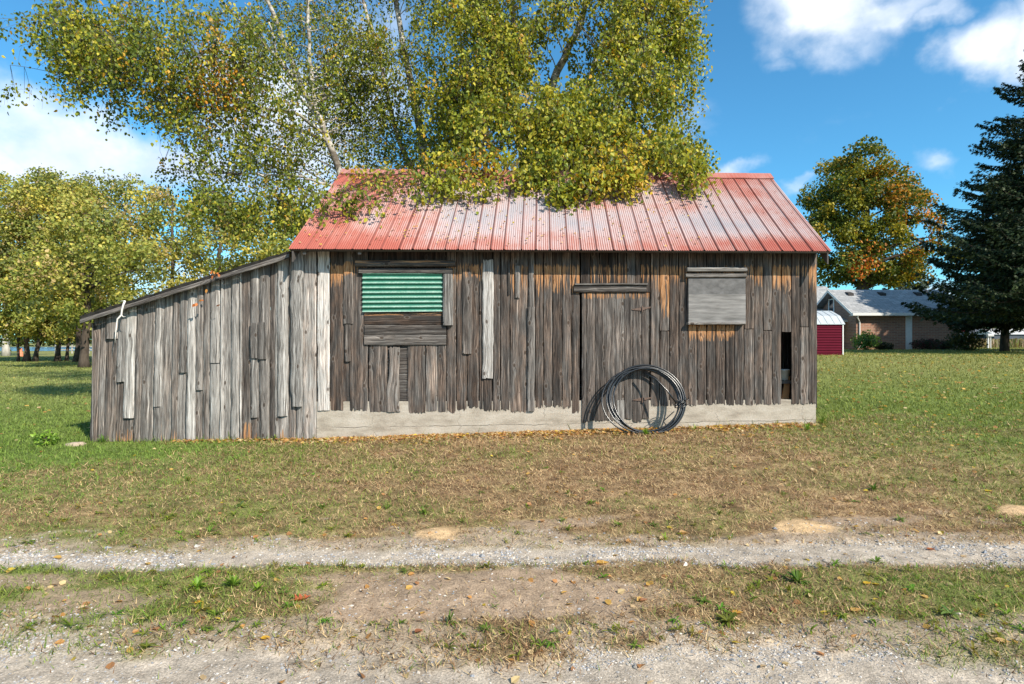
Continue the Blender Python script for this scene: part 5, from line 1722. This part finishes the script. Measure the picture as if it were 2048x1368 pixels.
A.tube([(25.35, 32.9, ez - .12), (25.35, 33.0, ez - .3), (25.72, 33.34, ez - .62), (25.72, 33.34, hz + .2), (25.62, 33.2, hz + .05)], .05, 6)
A.build('downspout', WHITE, house)
A = Acc()
xc = (1813 - 1024) / F * 42.5
A.box((xc - .02, 33.30, hz - .3), (xc + .16, 33.39, ez - .2)); A.box((xc + .22, 33.30, hz - .3), (xc + .42, 33.39, ez - .2)); A.box((xc + .16, 33.33, hz - .3), (xc + .22, 33.39, ez - .2))
A.build('white_column', WHITE, house)
A = Acc()
A.box((X0 - .05, 36.25, 3.88), (X0 - .0, 36.37, 4.95)); A.box((X0 - .05, 36.97, 3.88), (X0, 37.09, 4.95)); A.box((X0 - .05, 36.37, 4.85), (X0, 36.97, 4.95)); A.box((X0 - .05, 36.37, 3.88), (X0, 36.97, 3.96))
w_ = A.build('window', WHITE, house)
A = Acc(); A.box((X0 - .02, 36.37, 3.96), (X0 - .006, 36.97, 4.85)); A.build('pane', GLASS, w_)
# annex with low roof and white front
A = Acc()
A.box((21.6, 34.9, hz - .6), (25.5, 38.6, 3.05))
A.build('annex_wall', WHITE, house)
A = Acc()
A.box((25.02, 34.84, hz - .6), (25.49, 34.9, 3.05)); A.build('annex_corner', BRICK, house)
A = Acc(); A.prism([(21.3, 34.5, 3.08), (21.3, 38.6, 4.3), (21.3, 38.6, 4.4), (21.3, 34.5, 3.18)], (4.18, 0, 0)); A.build('annex_roof', SHING, house)
A = Acc(); A.box((21.3, 34.42, 3.02), (25.48, 34.49, 3.17)); A.build('gutter', WHITE, house)
A = Acc()
A.box((18.5, 42.5, hz - .6), (30.6, 47.5, 3.8)); A.build('rear_wall', BRICK, house)
A = Acc()
A.add([(18, 42, 3.85), (31.2, 42, 3.85), (31.2, 48, 3.85), (18, 48, 3.85), (18, 45, 6.75), (29.6, 45, 6.75)],
      [np.array([(0, 1, 5, 4), (2, 3, 4, 5), (3, 2, 1, 0)]), np.array([(1, 2, 5), (3, 0, 4)])])
A.build('rear_roof', SHING, house)

# shrubs by the house
def shrub(label, px, d, r, hgt, pal, seed, n=900, sz=.12, group='shrubs by the brick house'):
    R = np.random.default_rng(seed)
    Y = d - D; x = (px - 1024) / F * d; z = float(gz(x, Y))
    root = empty('shrub', (x, Y, z), label, 'shrub', group)
    T = Acc()
    for i in range(6):
        a = R.uniform(0, 6.28)
        T.tube([(x, Y, z - .05), (x + math.cos(a) * r * .4, Y + math.sin(a) * r * .4, z + hgt * .7)], [.03, .01], 5)
    T.build('stems', TWIG, root)
    u = R.normal(0, 1, (n, 3)); u /= np.linalg.norm(u, axis=1)[:, None]
    k = R.random(n) ** .35
    p = np.array([x, Y, z + hgt * .5]) + u * k[:, None] * np.array([r, r, hgt * .52]) * (1 + .25 * np.sin(u[:, :1] * 7 + seed))
    p[:, 2] = np.maximum(p[:, 2], z + .02)
    A = Acc()
    leaves(A, p, R.normal(0, 1, (n, 3)), u + R.normal(0, .5, (n, 3)), R.uniform(.7, 1.3, n) * sz, R.uniform(.6, 1.1, n) * sz, np.array(pal)[R.integers(0, len(pal), n)] * R.uniform(.7, 1.3, (n, 1)))
    A.build('crown', LEAF, root)


shrub('bright green leafy bush at the house corner by the downspout', 1732, 41.2, .78, 1.25, [(.12, .22, .05), (.18, .30, .07), (.08, .15, .04)], 1, 1500, .13)
shrub('low dark shrub against the brick wall near the green bush', 1768, 41.6, .5, .5, [(.03, .045, .02), (.05, .05, .025)], 2)
shrub('low dark shrub right of the white column', 1858, 41.4, 1.1, .75, [(.03, .05, .02), (.06, .04, .03), (.10, .03, .03)], 3, 1300)
shrub('small dark shrub halfway between the column and the house end', 1888, 41.5, .7, .6, [(.03, .045, .02), (.05, .05, .02)], 6)
shrub('rounded dark green bush on the lawn before the house end', 1930, 36.5, .95, 1.25, [(.04, .055, .012), (.065, .07, .015)], 4, 1700, .13)

shrub('small lime green leafy bush in the grass left of the lean-to', 92, 8.85, .15, .20, [(.20, .33, .04), (.28, .42, .06), (.13, .22, .03)], 8, 260, .055, None)

# maroon shed
sx, sy = P(1686, 0, 15.8)[0], 15.8
sz0 = float(gz(13.5, sy)) - .02
shed = empty('garden_shed', (sx - 1.2, sy + 1, sz0), 'small maroon metal shed with pale gambrel roof beside the barn corner', 'shed')
MAR = mat_plain('maroon_siding', (.085, .006, .016), .85, 0, .1, 3, spec=.08)
TIN = mat_plain('pale_tin', (.50, .52, .52), .4, .3, .15, 2, stretch=(6, 1, 1))
wt = P(0, 649, 15.8)[2]
A = Acc()
nn = 12; hh = (wt - sz0) / nn
for i in range(nn):
    z = sz0 + i * hh
    A.prism([(sx - 2.6, sy, z), (sx - 2.6, sy - .018, z + .01), (sx - 2.6, sy + .012, z + hh), (sx - 2.6, sy + .05, z + hh), (sx - 2.6, sy + .05, z)], (2.6, 0, 0))
A.box((sx - .05, sy + .05, sz0), (sx, sy + 2, wt)); A.box((sx - 2.6, sy + .05, sz0), (sx - 2.55, sy + 2, wt)); A.box((sx - 2.55, sy + 1.95, sz0), (sx - .05, sy + 2, wt))
prof = [(sy - .06, wt), (sy + .32, wt + .36), (sy + 1.0, wt + .62), (sy + 1.68, wt + .36), (sy + 2.06, wt)]
A.prism([(sx - .03, y, z - .02) for y, z in prof], (-.03, 0, 0)); A.prism([(sx - 2.6, y, z - .02) for y, z in prof], (.03, 0, 0))
A.build('wall', MAR, shed)
A = Acc()
for i in range(4):
    (ya, za), (yb, zb2) = prof[i], prof[i + 1]
    A.prism([(sx - 2.66, ya, za), (sx - 2.66, yb, zb2), (sx - 2.66, yb, zb2 + .03), (sx - 2.66, ya, za + .03)], (2.72, 0, 0))
    for k in range(9):
        xx = sx - 2.5 + k * .3
        A.prism([(xx, ya, za + .03), (xx, yb, zb2 + .03), (xx, yb, zb2 + .05), (xx, ya, za + .05)], (.02, 0, 0))
A.build('roof', TIN, shed)
A = Acc(); A.box((sx - .035, sy - .03, sz0), (sx + .012, sy + .03, wt - .01)); A.build('corner_trim', WHITE, shed)

# far right: mailbox, red and white flag, small buildings
A = Acc()
mx, my = (1977 - 1024) / F * 50, 50 - D
mz = float(gz(mx, my))
A.box((mx - .06, my, mz - .1), (mx + .06, my + .1, mz + 1.05)); A.box((mx + .18, my, mz - .1), (mx + .24, my + .06, mz + 1.05))
A.prism([(mx - .1, my - .1, mz + 1.05), (mx - .1, my + .12, mz + 1.05), (mx - .1, my + .12, mz + 1.2), (mx - .1, my + .01, mz + 1.28), (mx - .1, my - .1, mz + 1.2)], (.5, 0, 0))
tag(A.build('mailbox', mat_plain('pale_grey_metal', (.5, .5, .5), .5)), 'pale mailbox on posts before the brown weedy field', 'mailbox')
fx = (1921.5 - 1024) / F * 41.8
fl = empty('flag', (fx, 32.6, hz), 'red and white cloth flag on a pole at the end of the brick house', 'flag')
A = Acc(); A.tube([(fx, 32.6, hz), (fx, 32.6, hz + 2.3)], .02, 6); A.build('pole', WHITE, fl)
A = Acc()
for i, (za, zb3, m_) in enumerate(((.95, 1.25, 1), (1.25, 1.85, 0), (1.85, 2.15, 1))):
    V = []; k = 7
    for j in range(k):
        for zz_ in (za, zb3):
            V.append((fx + .02 + j * .06, 32.6 + .03 * math.sin(j * 1.4), hz + zz_))
    A.add(V, np.array([(2 * j, 2 * j + 2, 2 * j + 3, 2 * j + 1) for j in range(k - 1)]), None, None, m_)
A.build('cloth', [mat_plain('red_cloth', (.45, .02, .03), .8), WHITE], fl)


def cottage(name, label, px, d, w, h, wallm, roofm, zoff=0.0):
    Y = d - D; x = (px - 1024) / F * d; z = float(gz(x, Y))
    root = empty(name, (x, Y, z), label, 'house', 'small buildings beyond the field')
    A = Acc(); A.box((x - w / 2, Y, z - .2), (x + w / 2, Y + 6, z + h)); wl = A.build('wall', wallm, root)
    A = Acc(); A.prism([(x - w / 2 - .3, Y - .3, z + h), (x - w / 2 - .3, Y + 3, z + h + 1.3), (x - w / 2 - .3, Y + 6.3, z + h)], (w + .6, 0, 0)); A.build('roof', roofm, root)
    for k in (-.28, .12):
        A = Acc(); A.box((x + k * w, Y - .04, z + h * .35), (x + k * w + w * .14, Y - .005, z + h * .8)); A.build('window', GLASS, root)


DKROOF = mat_plain('dark_roof', (.08, .085, .1), .8)
cottage('far_house', 'tiny white house beyond the field left of the mailbox', 1950, 130, 5, 2.6, mat_plain('siding_blue_grey', (.25, .27, .32), .7), DKROOF)
cottage('far_house', 'tiny pale green roofed house right of the mailbox', 1984, 135, 7, 2.3, mat_plain('siding_tan', (.5, .42, .34), .7), mat_plain('green_roof', (.25, .42, .36), .6))
cottage('far_house', 'tiny dark fronted building behind the thin spruce trunk', 2030, 125, 9, 2.2, mat_plain('siding_dark', (.05, .06, .08), .7), mat_plain('pale_roof', (.45, .44, .42), .7))

# tall weeds field, far woods, lake, fence
R = np.random.default_rng(50)


def card_field(name, label, xr, yr_, n, h, w, pal, z_add=0.0, kind='stuff'):
    x = R.uniform(*xr, n); y = R.uniform(*yr_, n); z = gz(x, y) + z_add
    a = R.uniform(0, 6.28, n); hh_ = R.uniform(.5, 1, n) * h; ww = R.uniform(.6, 1.2, n) * w
    s = np.stack([np.cos(a), np.sin(a), 0 * a], -1) * ww[:, None]
    b = np.stack([x, y, z], -1); t = b + np.stack([R.normal(0, .2, n) * hh_, R.normal(0, .2, n) * hh_, hh_], -1)
    V = np.stack([b - s * .3, b + s * .3, t + s * .5, t - s * .5], 1).reshape(-1, 3)
    A = Acc(); A.add(V, np.arange(4 * n).reshape(-1, 4), np.repeat(np.array(pal)[R.integers(0, len(pal), n)] * R.uniform(.7, 1.3, (n, 1)), 4, 0))
    tag(A.build(name, LEAF), label, None, None, kind)


card_field('tall_weeds', 'tall brown weeds in the field behind the right lawn', (30, 95), (46, 70), 14000, .95, .12, [(.30, .22, .14), (.22, .17, .09), (.16, .19, .06), (.38, .28, .2)])


def woods(name, label, segs, n, pal, lsz):
    P_, rr = [], []
    A = Acc()
    for (x0, x1, y0, y1, zt) in segs:
        m = n
        x = R.uniform(x0, x1, m); y = R.uniform(y0, y1, m)
        top = zt * (.55 + .45 * fbm(x * .09, y * .09, 61, 3) * 1.3)
        z = R.random(m) ** .8 * top + .3
        p = np.stack([x, y, z], -1)
        leaves(A, p, R.normal(0, 1, (m, 3)), R.normal(0, .7, (m, 3)) + (0, -.6, .6), R.uniform(.7, 1.3, m) * lsz, R.uniform(.7, 1.3, m) * lsz, np.array(pal)[R.integers(0, len(pal), m)] * R.uniform(.6, 1.3, (m, 1)))
    tag(A.build(name, LEAF), label, None, None, 'stuff')


woods('far_woods', 'far off line of trees along the horizon',
      [(-230, -60, 185, 200, 13), (-60, 60, 190, 205, 12), (60, 130, 190, 205, 8), (130, 260, 185, 205, 7)], 9000, [(.05, .075, .025), (.09, .10, .03), (.16, .14, .04), (.035, .05, .02)], 1.3)
A = Acc()
lx = np.linspace(-220, -62, 30)
Vn = [(x, 88 + 4 * math.sin(x * .09), float(gz(x, 88)) + .03) for x in lx] + [(x, 165, float(gz(x, 165)) + .03) for x in lx]
A.add(Vn, np.array([(i, i + 1, i + 31, i + 30) for i in range(29)]))
tag(A.build('lake', mat_plain('lake_water', (.10, .22, .34), .15, 0, .1, .3, spec=.8)), 'strip of blue lake seen between the tree trunks', None, None, 'structure')
fx0, fd = (110 - 1024) / F * 75, 75
fence = empty('rail_fence', (fx0, fd - D, 0), 'low pale rail fence beyond the dark tree trunks', 'fence')
for i in range(7):
    x = fx0 + i * 2.2; A = Acc(); A.box((x - .06, fd - D, -.1), (x + .06, fd - D + .12, 1.15)); A.build('post', PALEBARK, fence)
for z in (.45, .85):
    A = Acc(); A.box((fx0, fd - D - .05, z), (fx0 + 13.2, fd - D - .003, z + .11)); A.build('rail', PALEBARK, fence)
A = Acc()
kx, ky = (41.5 - 1024) / F * 60, 60 - D
kz = float(gz(kx, ky))
an = np.linspace(0, 2 * np.pi, 13)[:-1]
prof = [(.2, 0), (.2, .4), (.13, .45), (.13, .8), (.06, .85)]
V = np.array([(kx + r * math.cos(a), ky + r * math.sin(a), kz + z) for r, z in prof for a in an])
A.add(V, [np.array([(i * 12 + j, i * 12 + (j + 1) % 12, (i + 1) * 12 + (j + 1) % 12, (i + 1) * 12 + j) for i in range(4) for j in range(12)]), np.array([list(range(48, 60))])])
tag(A.build('marker_post', mat_plain('faded_orange', (.75, .22, .12), .5)), 'stubby orange marker on the grass between two trunks', 'marker')
